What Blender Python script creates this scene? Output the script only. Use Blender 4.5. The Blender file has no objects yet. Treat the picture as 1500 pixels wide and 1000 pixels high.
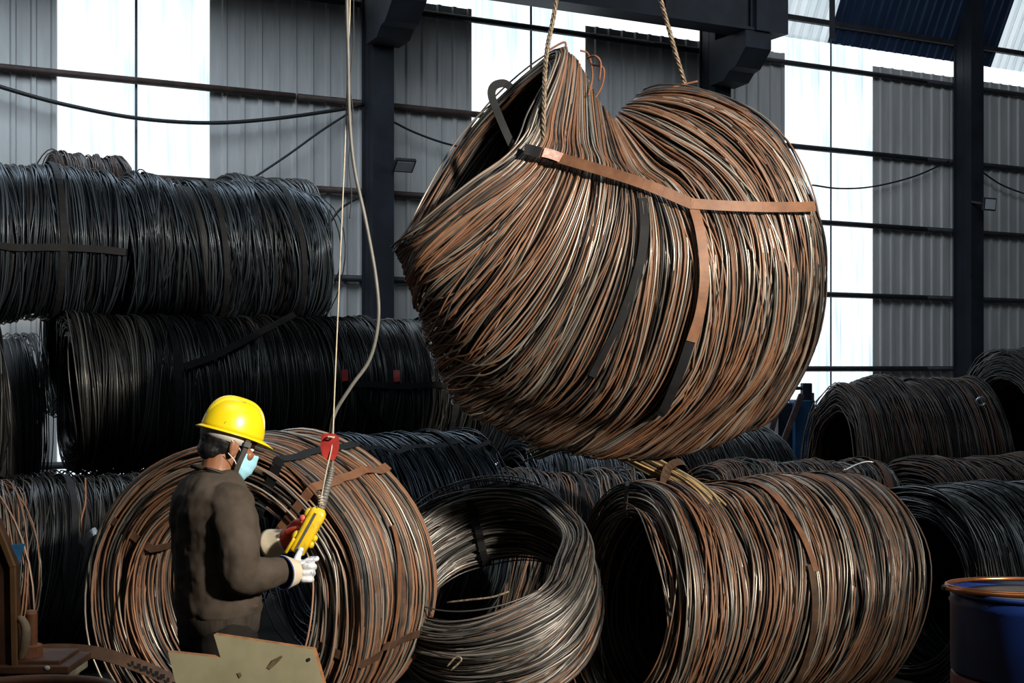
import bpy, bmesh, math, random
import numpy as np
from mathutils import Vector, Matrix

random.seed(7)
RNG = np.random.default_rng(11)
SC = bpy.context.scene
COL = SC.collection
PI = math.pi

# ------------------------------------------------------------------ camera
F = 2000.0            # focal length in pixels of the 1500 x 1000 frame
HZ = 540.0            # row of the horizon
CAMZ = 1.85           # eye height
cam_data = bpy.data.cameras.new('camera')
cam_data.sensor_width = 36.0
cam_data.lens = 36.0 * F / 1500.0
cam_data.shift_y = (HZ - 500.0) / 1500.0
cam_data.clip_end = 200
cam = bpy.data.objects.new('camera', cam_data)
COL.objects.link(cam)
cam.location = (0, 0, CAMZ)
cam.rotation_euler = (PI / 2, 0, 0)
SC.camera = cam

# ------------------------------------------------------------------ world, lamps, exposure
world = bpy.data.worlds.new('daylight')
SC.world = world
world.use_nodes = True
bg = world.node_tree.nodes['Background']
bg.inputs[0].default_value = (0.86, 0.94, 1.0, 1)
bg.inputs[1].default_value = 1.5


def lamp(name, kind, loc, target, energy, color, **kw):
    d = bpy.data.lights.new(name, kind)
    d.energy = energy
    d.color = color
    for k, v in kw.items():
        setattr(d, k, v)
    o = bpy.data.objects.new(name, d)
    COL.objects.link(o)
    o.location = loc
    o.rotation_euler = (Vector(target) - Vector(loc)).to_track_quat('-Z', 'Y').to_euler()
    return o


# high floodlight behind the photographer, daylight of the roof lights, two added fill lamps
lamp('flood_lamp', 'SPOT', (6.6, -2.2, 5.6), (-0.15, 6.6, 1.95), 11500, (1.0, 0.9, 0.76),
     spot_size=math.radians(36), spot_blend=1.0, shadow_soft_size=0.35)
lamp('roof_light', 'AREA', (-5.0, 14.3, 9.9), (-5.6, 18.0, 0), 800, (0.72, 0.86, 1.0),
     shape='RECTANGLE', size=9.0, size_y=5.0)
lamp('front_fill', 'AREA', (1.5, 3.0, 9.9), (1.5, 6.5, 0), 260, (0.78, 0.9, 1.0),  # unseen area lamp added as general fill over the front coils
     shape='RECTANGLE', size=8.0, size_y=4.0)

lamp('right_wall_fill', 'AREA', (8.5, 19.5, 9.9), (9.6, 24.0, 0), 300, (0.76, 0.87, 1.0),  # unseen area lamp added to brighten the right wall
     shape='RECTANGLE', size=7.0, size_y=4.0)

SC.view_settings.view_transform = 'Standard'
SC.view_settings.look = 'None'
SC.view_settings.gamma = 1.0
SC.view_settings.use_curve_mapping = False
SC.view_settings.exposure = 0.0
SC.cycles.use_denoising = True
SC.cycles.max_bounces = 6
SC.cycles.transparent_max_bounces = 16
SC.cycles.sample_clamp_indirect = 4.0


def P(px, py, Y):
    """point of the place seen at pixel px, py at the distance Y"""
    return np.array([(px - 750.0) / F * Y, Y, CAMZ + (HZ - py) / F * Y])


def PP(pts):
    return np.array([P(*p) for p in pts])


# ------------------------------------------------------------------ materials
MATS = {}


def nodes_of(name):
    m = bpy.data.materials.new(name)
    m.use_nodes = True
    nt = m.node_tree
    b = nt.nodes['Principled BSDF']
    return m, nt, b


def plain(name, col, rough=0.6, metal=0.0, var=0.25, scale=6.0, bump=0.0, spec=0.5, col2=None, stretch=(1, 1, 1), contrast=(0.35, 0.7)):
    m, nt, b = nodes_of(name)
    N = nt.nodes
    tc = N.new('ShaderNodeTexCoord')
    mp = N.new('ShaderNodeMapping')
    mp.inputs['Scale'].default_value = stretch
    nt.links.new(tc.outputs['Object'], mp.inputs[0])
    no = N.new('ShaderNodeTexNoise')
    no.inputs['Scale'].default_value = scale
    no.inputs['Detail'].default_value = 6
    no.inputs['Roughness'].default_value = 0.62
    nt.links.new(mp.outputs[0], no.inputs['Vector'])
    rp = N.new('ShaderNodeValToRGB')
    if col2 is None:
        lo = [c * (1 - var) for c in col]
        hi = [min(1, c * (1 + var)) for c in col]
    else:
        lo, hi = col, col2
    rp.color_ramp.elements[0].color = (*lo, 1)
    rp.color_ramp.elements[1].color = (*hi, 1)
    rp.color_ramp.elements[0].position = contrast[0]
    rp.color_ramp.elements[1].position = contrast[1]
    nt.links.new(no.outputs['Fac'], rp.inputs[0])
    nt.links.new(rp.outputs[0], b.inputs['Base Color'])
    b.inputs['Roughness'].default_value = rough
    b.inputs['Metallic'].default_value = metal
    b.inputs['Specular IOR Level'].default_value = spec
    if bump:
        bu = N.new('ShaderNodeBump')
        bu.inputs['Strength'].default_value = bump
        bu.inputs['Distance'].default_value = 0.01
        nt.links.new(no.outputs['Fac'], bu.inputs['Height'])
        nt.links.new(bu.outputs[0], b.inputs['Normal'])
    MATS[name] = m
    return m


def wire_mat(name, bias, rust=(0.30, 0.125, 0.05), dark=(0.018, 0.019, 0.021), light=(0.34, 0.32, 0.29), scale=1.6, rough=0.38, k=0.75, gain=1.0):
    """rolled steel wire: mill scale to bright steel from strand to strand, rust in patches"""
    m, nt, b = nodes_of(name)
    N, L = nt.nodes, nt.links
    at = N.new('ShaderNodeAttribute')
    at.attribute_name = 'strand'
    tc = N.new('ShaderNodeTexCoord')
    no = N.new('ShaderNodeTexNoise')
    no.inputs['Scale'].default_value = scale
    no.inputs['Detail'].default_value = 5
    no.inputs['Roughness'].default_value = 0.6
    L.new(tc.outputs['Object'], no.inputs['Vector'])
    fine = N.new('ShaderNodeTexNoise')
    fine.inputs['Scale'].default_value = 22
    fine.inputs['Detail'].default_value = 3
    L.new(tc.outputs['Object'], fine.inputs['Vector'])
    # second random number of the strand
    r2 = N.new('ShaderNodeMath'); r2.operation = 'MULTIPLY'; r2.inputs[1].default_value = 7.31
    L.new(at.outputs['Fac'], r2.inputs[0])
    r2f = N.new('ShaderNodeMath'); r2f.operation = 'FRACT'
    L.new(r2.outputs[0], r2f.inputs[0])
    a1 = N.new('ShaderNodeMath'); a1.operation = 'MULTIPLY_ADD'
    a1.inputs[1].default_value = k
    L.new(r2f.outputs[0], a1.inputs[0])
    L.new(no.outputs['Fac'], a1.inputs[2])
    a2 = N.new('ShaderNodeMath'); a2.operation = 'MULTIPLY_ADD'
    a2.inputs[1].default_value = 0.35
    L.new(fine.outputs['Fac'], a2.inputs[0])
    L.new(a1.outputs[0], a2.inputs[2])
    mr = N.new('ShaderNodeMapRange')
    mr.interpolation_type = 'SMOOTHSTEP'
    base = 0.5 + 0.5 * k + 0.175
    mr.inputs['From Min'].default_value = base - 0.16 - bias
    mr.inputs['From Max'].default_value = base + 0.2 - bias
    L.new(a2.outputs[0], mr.inputs['Value'])
    st = N.new('ShaderNodeValToRGB')
    e = st.color_ramp.elements
    e[0].color = (*[c * gain for c in dark], 1); e[0].position = 0.1
    e[1].color = (*[c * gain for c in light], 1); e[1].position = 1.0
    mid = e.new(0.62); mid.color = (*[(0.72 * d + 0.28 * l) * gain for d, l in zip(dark, light)], 1)
    L.new(at.outputs['Fac'], st.inputs[0])
    ru = N.new('ShaderNodeValToRGB')
    e = ru.color_ramp.elements
    e[0].color = (*[c * 0.35 * gain for c in rust], 1); e[0].position = 0.15
    e[1].color = (*[min(1, c * 1.45 * gain) for c in rust], 1); e[1].position = 0.95
    mx0 = N.new('ShaderNodeMath'); mx0.operation = 'MULTIPLY_ADD'
    mx0.inputs[1].default_value = 0.6
    L.new(at.outputs['Fac'], mx0.inputs[0])
    f2 = N.new('ShaderNodeMath'); f2.operation = 'MULTIPLY'; f2.inputs[1].default_value = 0.5
    L.new(fine.outputs['Fac'], f2.inputs[0])
    L.new(f2.outputs[0], mx0.inputs[2])
    L.new(mx0.outputs[0], ru.inputs[0])
    mx = N.new('ShaderNodeMix'); mx.data_type = 'RGBA'
    L.new(mr.outputs[0], mx.inputs['Factor'])
    L.new(st.outputs[0], mx.inputs['A'])
    L.new(ru.outputs[0], mx.inputs['B'])
    L.new(mx.outputs['Result'], b.inputs['Base Color'])
    rr = N.new('ShaderNodeMapRange')
    rr.inputs['To Min'].default_value = rough
    rr.inputs['To Max'].default_value = 0.62
    L.new(mr.outputs[0], rr.inputs['Value'])
    L.new(rr.outputs[0], b.inputs['Roughness'])
    me = N.new('ShaderNodeMapRange')
    me.inputs['To Min'].default_value = 0.55
    me.inputs['To Max'].default_value = 0.1
    L.new(mr.outputs[0], me.inputs['Value'])
    L.new(me.outputs[0], b.inputs['Metallic'])
    MATS[name] = m
    return m


wire_mat('wire_rusty', 0.02, rust=(0.185, 0.088, 0.046), light=(0.44, 0.40, 0.34))
wire_mat('wire_mixed', -0.16, rust=(0.17, 0.08, 0.042), light=(0.26, 0.25, 0.22))
wire_mat('wire_grey', -0.30, rust=(0.18, 0.09, 0.05), light=(0.36, 0.34, 0.31))
wire_mat('wire_dark', -0.55, light=(0.15, 0.155, 0.15), dark=(0.012, 0.013, 0.014), rough=0.34)
wire_mat('wire_blue', -0.60, light=(0.11, 0.14, 0.17), dark=(0.010, 0.013, 0.018), rough=0.34)
wire_mat('wire_brown', -0.12, light=(0.12, 0.105, 0.09), rust=(0.12, 0.055, 0.03), dark=(0.012, 0.011, 0.011))
wire_mat('wire_gold', -0.1, light=(0.62, 0.52, 0.32), rust=(0.5, 0.32, 0.14), gain=1.0, dark=(0.1, 0.08, 0.05))
plain('core_gap_shade', (0.012, 0.011, 0.011), 0.7, var=0.3, scale=20)  # coil core, shade between the wires put into its dark colour
plain('strap_rust', (0.13, 0.058, 0.03), 0.6, 0.1, col2=(0.21, 0.095, 0.046), scale=14, bump=0.1)
plain('strap_gap_black', (0.006, 0.0065, 0.008), 0.7, 0.0, var=0.5, scale=9, spec=0.25)  # black of the straps, also of the gap strip on the hanging coil
plain('lap_seal', (0.06, 0.10, 0.13), 0.6)
plain('strap_brown', (0.05, 0.028, 0.018), 0.5, 0.2, col2=(0.11, 0.06, 0.035), scale=9)
plain('strap_bright', (0.5, 0.5, 0.5), 0.3, 0.8, var=0.3, scale=30)
plain('tag_red', (0.32, 0.02, 0.016), 0.55, scale=12)
plain('tag_pale', (0.62, 0.3, 0.24), 0.6, col2=(0.75, 0.62, 0.55), scale=40)
plain('steel_sheet', (0.42, 0.41, 0.39), 0.5, 0.1, col2=(0.58, 0.565, 0.54), scale=1.4, stretch=(2.2, 2.2, 0.35))
plain('blue_sheet', (0.010, 0.022, 0.055), 0.5, 0.1, col2=(0.02, 0.042, 0.09), scale=1.5, stretch=(2, 2, 0.4))
plain('dark_steel', (0.010, 0.013, 0.020), 0.65, 0.1, var=0.5, scale=2.0)
plain('girt_steel', (0.02, 0.02, 0.024), 0.6, 0.1, var=0.4, scale=5)
plain('girt_rust', (0.06, 0.035, 0.028), 0.65, 0.1, var=0.4, scale=5)
plain('concrete', (0.05, 0.045, 0.04), 0.85, 0, var=0.5, scale=1.2, bump=0.2)
plain('hall_wall', (0.12, 0.115, 0.11), 0.8, 0, var=0.2, scale=0.6)
plain('roof_sheet', (0.07, 0.075, 0.085), 0.7, 0, var=0.2, scale=0.6)
plain('machine_blue', (0.008, 0.05, 0.13), 0.45, 0.1, col2=(0.012, 0.09, 0.22), scale=3)
plain('machine_navy', (0.008, 0.014, 0.035), 0.5, 0.1, var=0.4, scale=3)
plain('rust_bar', (0.07, 0.035, 0.03), 0.7, 0.1, var=0.4, scale=8)
plain('rope_steel', (0.10, 0.075, 0.05), 0.5, 0.3, col2=(0.28, 0.21, 0.14), scale=60, contrast=(0.4, 0.6))
plain('rope_dark', (0.04, 0.035, 0.032), 0.5, 0.3, var=0.5, scale=60)
plain('cable_grey', (0.14, 0.135, 0.125), 0.5, 0, var=0.2, scale=20)
plain('cable_black', (0.012, 0.012, 0.013), 0.5, 0, var=0.2, scale=20)
plain('string_white', (0.5, 0.44, 0.34), 0.8, 0, var=0.2, scale=50)
plain('plywood', (0.17, 0.155, 0.09), 0.65, 0, col2=(0.24, 0.22, 0.13), scale=5, bump=0.05)
plain('plywood_edge', (0.28, 0.13, 0.05), 0.8, 0, var=0.3, scale=30)
plain('stain', (0.12, 0.09, 0.045), 0.8, 0, var=0.4, scale=30)
plain('rust_plate', (0.05, 0.022, 0.012), 0.75, 0.1, col2=(0.15, 0.062, 0.026), scale=9, bump=0.3)
plain('rust_edge', (0.16, 0.08, 0.03), 0.7, 0.1, col2=(0.26, 0.13, 0.05), scale=12)
plain('bolt_rust', (0.16, 0.06, 0.028), 0.7, 0.1, col2=(0.25, 0.1, 0.045), scale=25, bump=0.2)
plain('pale_plate', (0.26, 0.24, 0.17), 0.7, 0, var=0.3, scale=15)
plain('blue_film', (0.02, 0.16, 0.36), 0.4, 0, var=0.4, scale=12)
plain('rag', (0.26, 0.2, 0.13), 0.9, 0, var=0.35, scale=25)
plain('drum_blue', (0.003, 0.012, 0.075), 0.38, 0, col2=(0.005, 0.024, 0.14), scale=4)
plain('drum_red', (0.09, 0.004, 0.006), 0.45, 0, var=0.3, scale=4)
plain('copper', (0.36, 0.13, 0.05), 0.25, 0.85, var=0.25, scale=8)
plain('white_tape', (0.55, 0.55, 0.52), 0.5)
plain('lamp_glass', (0.45, 0.47, 0.48), 0.2, 0, var=0.1)
plain('pale_violet', (0.6, 0.58, 0.7), 0.6, 0, var=0.2, scale=6)
# clothing and skin
plain('skin', (0.25, 0.105, 0.052), 0.5, 0, var=0.12, scale=14)
plain('hair', (0.006, 0.006, 0.007), 0.5, 0, var=0.5, scale=60, stretch=(1, 1, 3))
plain('sweater', (0.068, 0.054, 0.043), 0.95, 0, var=0.22, scale=9, bump=0.15, spec=0.1)
plain('sweater_rib', (0.038, 0.032, 0.027), 0.95, 0, var=0.3, scale=40, spec=0.1, stretch=(1, 1, 0.2), bump=0.3)
plain('trousers', (0.016, 0.014, 0.013), 0.9, 0, var=0.3, scale=9, spec=0.1)
plain('shoe', (0.02, 0.018, 0.016), 0.6)
plain('hat_yellow', (0.78, 0.58, 0.008), 0.3, 0, var=0.05, scale=4)
plain('hat_edge', (0.8, 0.8, 0.72), 0.5, 0, var=0.1)
plain('band_white', (0.6, 0.58, 0.54), 0.5, 0, var=0.1, scale=20)
plain('hat_strap', (0.05, 0.045, 0.04), 0.7, 0, var=0.2, scale=30)
plain('mask_blue', (0.34, 0.68, 0.84), 0.8, 0, var=0.08, scale=12)
plain('mask_loop', (0.8, 0.8, 0.8), 0.8)
plain('glove_cream', (0.56, 0.49, 0.37), 0.9, 0, var=0.15, scale=14, spec=0.2)
plain('glove_white', (0.62, 0.64, 0.68), 0.7, 0, col2=(0.2, 0.22, 0.28), scale=32, contrast=(0.5, 0.66), bump=0.4)
plain('glove_red', (0.62, 0.06, 0.03), 0.6, 0, var=0.2, scale=20)
plain('glove_blue', (0.02, 0.05, 0.2), 0.7)
plain('pendant_yellow', (0.66, 0.44, 0.008), 0.4, 0, col2=(0.3, 0.19, 0.03), scale=26, contrast=(0.5, 0.72))
plain('rubber', (0.06, 0.058, 0.055), 0.6, 0, var=0.2, scale=20)
plain('button_red', (0.55, 0.09, 0.06), 0.5)
plain('silver', (0.6, 0.6, 0.6), 0.3, 0.8)

# weathered translucent sheet
m, nt, b = nodes_of('fibreglass')
N, L = nt.nodes, nt.links
nt.nodes.remove(b)
out = N['Material Output']
tr = N.new('ShaderNodeBsdfTransparent')
tl = N.new('ShaderNodeBsdfTranslucent')
tl.inputs[0].default_value = (0.85, 0.88, 0.88, 1)
tc = N.new('ShaderNodeTexCoord')
mp = N.new('ShaderNodeMapping'); mp.inputs['Scale'].default_value = (9, 9, 0.6)
L.new(tc.outputs['Object'], mp.inputs[0])
no = N.new('ShaderNodeTexNoise'); no.inputs['Scale'].default_value = 1.0; no.inputs['Detail'].default_value = 4
L.new(mp.outputs[0], no.inputs['Vector'])
rp = N.new('ShaderNodeValToRGB')
rp.color_ramp.elements[0].color = (0.5, 0.6, 0.64, 1); rp.color_ramp.elements[0].position = 0.3
rp.color_ramp.elements[1].color = (0.97, 0.98, 0.98, 1); rp.color_ramp.elements[1].position = 0.55
L.new(no.outputs['Fac'], rp.inputs[0])
L.new(rp.outputs[0], tr.inputs[0])
mx = N.new('ShaderNodeMixShader'); mx.inputs[0].default_value = 0.3
L.new(tr.outputs[0], mx.inputs[1]); L.new(tl.outputs[0], mx.inputs[2])
L.new(mx.outputs[0], out.inputs[0])
MATS['fibreglass'] = m
# the dirtier sheets under the roof
m2 = m.copy(); m2.name = 'fibreglass_dirty'
for nd in m2.node_tree.nodes:
    if nd.type == 'MIX_SHADER':
        nd.inputs[0].default_value = 0.72
    if nd.type == 'BSDF_TRANSLUCENT':
        nd.inputs[0].default_value = (0.42, 0.45, 0.46, 1)
MATS['fibreglass_dirty'] = m2


# ------------------------------------------------------------------ mesh helpers
def raw_mesh(name, verts, faces, mats, smooth=False, midx=None):
    me = bpy.data.meshes.new(name)
    me.from_pydata([tuple(map(float, v)) for v in verts], [], [tuple(int(i) for i in f) for f in faces])
    for mm in (mats if isinstance(mats, (list, tuple)) else [mats]):
        me.materials.append(MATS[mm])
    if midx is not None:
        me.polygons.foreach_set('material_index', np.array(midx, dtype=np.int32))
    if smooth:
        me.polygons.foreach_set('use_smooth', np.ones(len(me.polygons), dtype=bool))
    me.update()
    return me


def link(name, me, parent=None, loc=None):
    o = bpy.data.objects.new(name, me)
    COL.objects.link(o)
    if parent is not None:
        o.parent = parent
    if loc is not None:
        o.location = loc
    return o


def thing(name, label, cat, loc, group=None):
    o = bpy.data.objects.new(name, None)
    COL.objects.link(o)
    o.empty_display_size = 0.1
    o.location = tuple(float(c) for c in loc)
    tag(o, label, cat, group)
    return o


def tag(o, label, cat, group=None, kind=None):
    o['label'] = label
    o['category'] = cat
    if group:
        o['group'] = group
    if kind:
        o['kind'] = kind
    return o


class MB:
    """collects pieces of ONE part as vertices and faces"""

    def __init__(s):
        s.v, s.f = [], []

    def add(s, v, f):
        n = len(s.v)
        s.v += [tuple(map(float, p)) for p in v]
        s.f += [tuple(i + n for i in q) for q in f]
        return s

    def box(s, c, size, M=None):
        x, y, z = [k / 2 for k in size]
        vs = [Vector((a * x, b_ * y, d * z)) for a in (-1, 1) for b_ in (-1, 1) for d in (-1, 1)]
        if M is not None:
            vs = [M @ p for p in vs]
        vs = [p + Vector(c) for p in vs]
        return s.add(vs, [(0, 1, 3, 2), (4, 6, 7, 5), (0, 4, 5, 1), (2, 3, 7, 6), (0, 2, 6, 4), (1, 5, 7, 3)])

    def bar(s, a, b_, w, h, up=(0, 0, 1)):
        a, b_ = Vector(a), Vector(b_)
        d = (b_ - a); ln = d.length; d.normalize()
        side = d.cross(Vector(up)).normalized()
        u2 = side.cross(d)
        M = Matrix((d, side, u2)).transposed()
        return s.box((a + b_) / 2, (ln, w, h), M)

    def tube(s, pts, r, n=8, caps=True):
        pts = [Vector(tuple(map(float, p))) for p in pts]
        rs = r if isinstance(r, (list, tuple, np.ndarray)) else [r] * len(pts)
        t0 = (pts[1] - pts[0]).normalized()
        up = Vector((0, 0, 1)) if abs(t0.z) < 0.9 else Vector((1, 0, 0))
        nrm = t0.cross(up).normalized()
        vs, fs = [], []
        for i, p in enumerate(pts):
            t = (pts[min(i + 1, len(pts) - 1)] - pts[max(i - 1, 0)]).normalized()
            nrm = (nrm - t * nrm.dot(t)).normalized()
            bn = t.cross(nrm)
            for j in range(n):
                a = 2 * PI * j / n
                vs.append(p + (nrm * math.cos(a) + bn * math.sin(a)) * rs[i])
        for i in range(len(pts) - 1):
            for j in range(n):
                fs.append((i * n + j, i * n + (j + 1) % n, (i + 1) * n + (j + 1) % n, (i + 1) * n + j))
        if caps:
            fs.append(tuple(range(n - 1, -1, -1)))
            fs.append(tuple((len(pts) - 1) * n + j for j in range(n)))
        return s.add(vs, fs)

    def rings(s, rings, caps=True, closed=False):
        """loft over rings of equal length"""
        n = len(rings[0]); k = len(rings)
        vs = [p for r in rings for p in r]
        fs = []
        for i in range(k if closed else k - 1):
            i2 = (i + 1) % k
            for j in range(n):
                fs.append((i * n + j, i * n + (j + 1) % n, i2 * n + (j + 1) % n, i2 * n + j))
        if caps and not closed:
            fs.append(tuple(range(n - 1, -1, -1)))
            fs.append(tuple((k - 1) * n + j for j in range(n)))
        return s.add(vs, fs)

    def lathe(s, c, prof, n=32, axis='z'):
        R = []
        for r, z in prof:
            R.append([(c[0] + r * math.cos(2 * PI * j / n), c[1] + r * math.sin(2 * PI * j / n), c[2] + z) for j in range(n)])
        return s.rings(R)

    def ball(s, c, rad, M=None, nu=20, nv=14):
        R = []
        rad = rad if isinstance(rad, (tuple, list)) else (rad,) * 3
        for i in range(nv + 1):
            th = PI * (0.02 + 0.96 * i / nv)
            ring = []
            for j in range(nu):
                ph = 2 * PI * j / nu
                p = Vector((rad[0] * math.sin(th) * math.cos(ph), rad[1] * math.sin(th) * math.sin(ph), -rad[2] * math.cos(th)))
                if M is not None:
                    p = M @ p
                ring.append(p + Vector(tuple(map(float, c))))
            R.append(ring)
        return s.rings(R)

    def ribbon(s, pts, nrm, width, thick=0.0025, closed=False):
        """flat band along pts; nrm = outward normals"""
        pts = np.array(pts, float); nrm = np.array(nrm, float)
        if closed:
            t = np.roll(pts, -1, 0) - np.roll(pts, 1, 0)
        else:
            t = np.gradient(pts, axis=0)
        t /= np.linalg.norm(t, axis=1)[:, None] + 1e-9
        nrm = nrm - t * (nrm * t).sum(1)[:, None]
        nrm /= np.linalg.norm(nrm, axis=1)[:, None] + 1e-9
        sd = np.cross(t, nrm)
        R = []
        for p, n_, d in zip(pts, nrm, sd):
            R.append([p - d * width / 2, p + d * width / 2, p + d * width / 2 + n_ * thick, p - d * width / 2 + n_ * thick])
        return s.rings(R, closed=closed)

    def build(s, name, mat, parent=None, smooth=False, origin=None, bevel=0.0):
        v = s.v
        off = Vector((0, 0, 0))
        if parent is not None:
            off = parent_loc(parent)
        elif origin is not None:
            off = Vector(tuple(map(float, origin)))
        v = [(p[0] - off.x, p[1] - off.y, p[2] - off.z) for p in v]
        me = raw_mesh(name, v, s.f, mat, smooth)
        o = link(name, me, parent, None if parent is not None else off)
        if bevel:
            md = o.modifiers.new('bevel', 'BEVEL'); md.width = bevel; md.segments = 2; md.limit_method = 'ANGLE'
        return o


def parent_loc(p):
    off = Vector((0, 0, 0))
    while p is not None:
        off += p.location
        p = p.parent
    return off


def spline(pts, n, closed=False):
    """Catmull-Rom through pts (any dimension)"""
    pts = np.array(pts, float)
    k = len(pts)
    m_ = k if closed else k - 1
    t = np.linspace(0, m_, n, endpoint=not closed)
    i = np.minimum(t.astype(int), m_ - 1)
    f = (t - i)[:, None]
    if closed:
        g = lambda j: pts[j % k]
    else:
        ext = np.vstack([2 * pts[0] - pts[1], pts, 2 * pts[-1] - pts[-2]])
        g = lambda j: ext[np.clip(j + 1, 0, k + 1)]
    p0, p1, p2, p3 = g(i - 1), g(i), g(i + 1), g(i + 2)
    return 0.5 * (2 * p1 + (p2 - p0) * f + (2 * p0 - 5 * p1 + 4 * p2 - p3) * f ** 2 + (3 * p1 - p0 - 3 * p2 + p3) * f ** 3)


# ------------------------------------------------------------------ wire coils
def tubes(paths, rad, sides, closed=True):
    """(N,S,3) paths -> vertices and quads of round wires"""
    Nw, S, _ = paths.shape
    if closed:
        t = np.roll(paths, -1, 1) - np.roll(paths, 1, 1)
    else:
        t = np.gradient(paths, axis=1)
    t /= np.linalg.norm(t, axis=2, keepdims=True) + 1e-9
    ref = np.array([0.31, 0.17, 0.935])
    if closed:   # a direction that the loops never follow: their common axis
        c = paths.mean(1, keepdims=True)
        ref = np.cross(paths[:, 0:1] - c, paths[:, S // 4:S // 4 + 1] - c)
        ref /= np.linalg.norm(ref, axis=2, keepdims=True) + 1e-9
    n1 = np.broadcast_to(ref, t.shape) - t * (t * ref).sum(2, keepdims=True)
    n1 /= np.linalg.norm(n1, axis=2, keepdims=True) + 1e-9
    n2 = np.cross(t, n1)
    a = np.arange(sides) * 2 * PI / sides
    rr = np.asarray(rad, float).reshape(-1, 1, 1, 1) if np.ndim(rad) else rad
    V = paths[:, :, None, :] + rr * (np.cos(a)[None, None, :, None] * n1[:, :, None, :] + np.sin(a)[None, None, :, None] * n2[:, :, None, :])
    V = V.reshape(-1, 3)
    w = np.arange(Nw)[:, None, None] * S * sides
    Sx = S if closed else S - 1
    s0 = np.arange(Sx)[None, :, None]
    s1 = (s0 + 1) % S
    j0 = np.arange(sides)[None, None, :]
    j1 = (j0 + 1) % sides
    Q = np.stack([w + s0 * sides + j0, w + s0 * sides + j1, w + s1 * sides + j1, w + s1 * sides + j0], -1).reshape(-1, 4)
    return V, Q


def np_mesh(name, V, Q, mats, midx, attr):
    me = bpy.data.meshes.new(name)
    me.vertices.add(len(V))
    me.vertices.foreach_set('co', np.ascontiguousarray(V, dtype=np.float32).ravel())
    me.loops.add(Q.size)
    me.loops.foreach_set('vertex_index', np.ascontiguousarray(Q, dtype=np.int32).ravel())
    me.polygons.add(len(Q))
    me.polygons.foreach_set('loop_start', np.arange(0, Q.size, 4, dtype=np.int32))
    for mm in mats:
        me.materials.append(MATS[mm])
    me.polygons.foreach_set('material_index', np.ascontiguousarray(midx, dtype=np.int32))
    me.polygons.foreach_set('use_smooth', np.ones(len(Q), dtype=bool))
    at = me.attributes.new('strand', 'FLOAT', 'POINT')
    at.data.foreach_set('value', np.ascontiguousarray(attr, dtype=np.float32))
    me.update(calc_edges=True)
    return me


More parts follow.
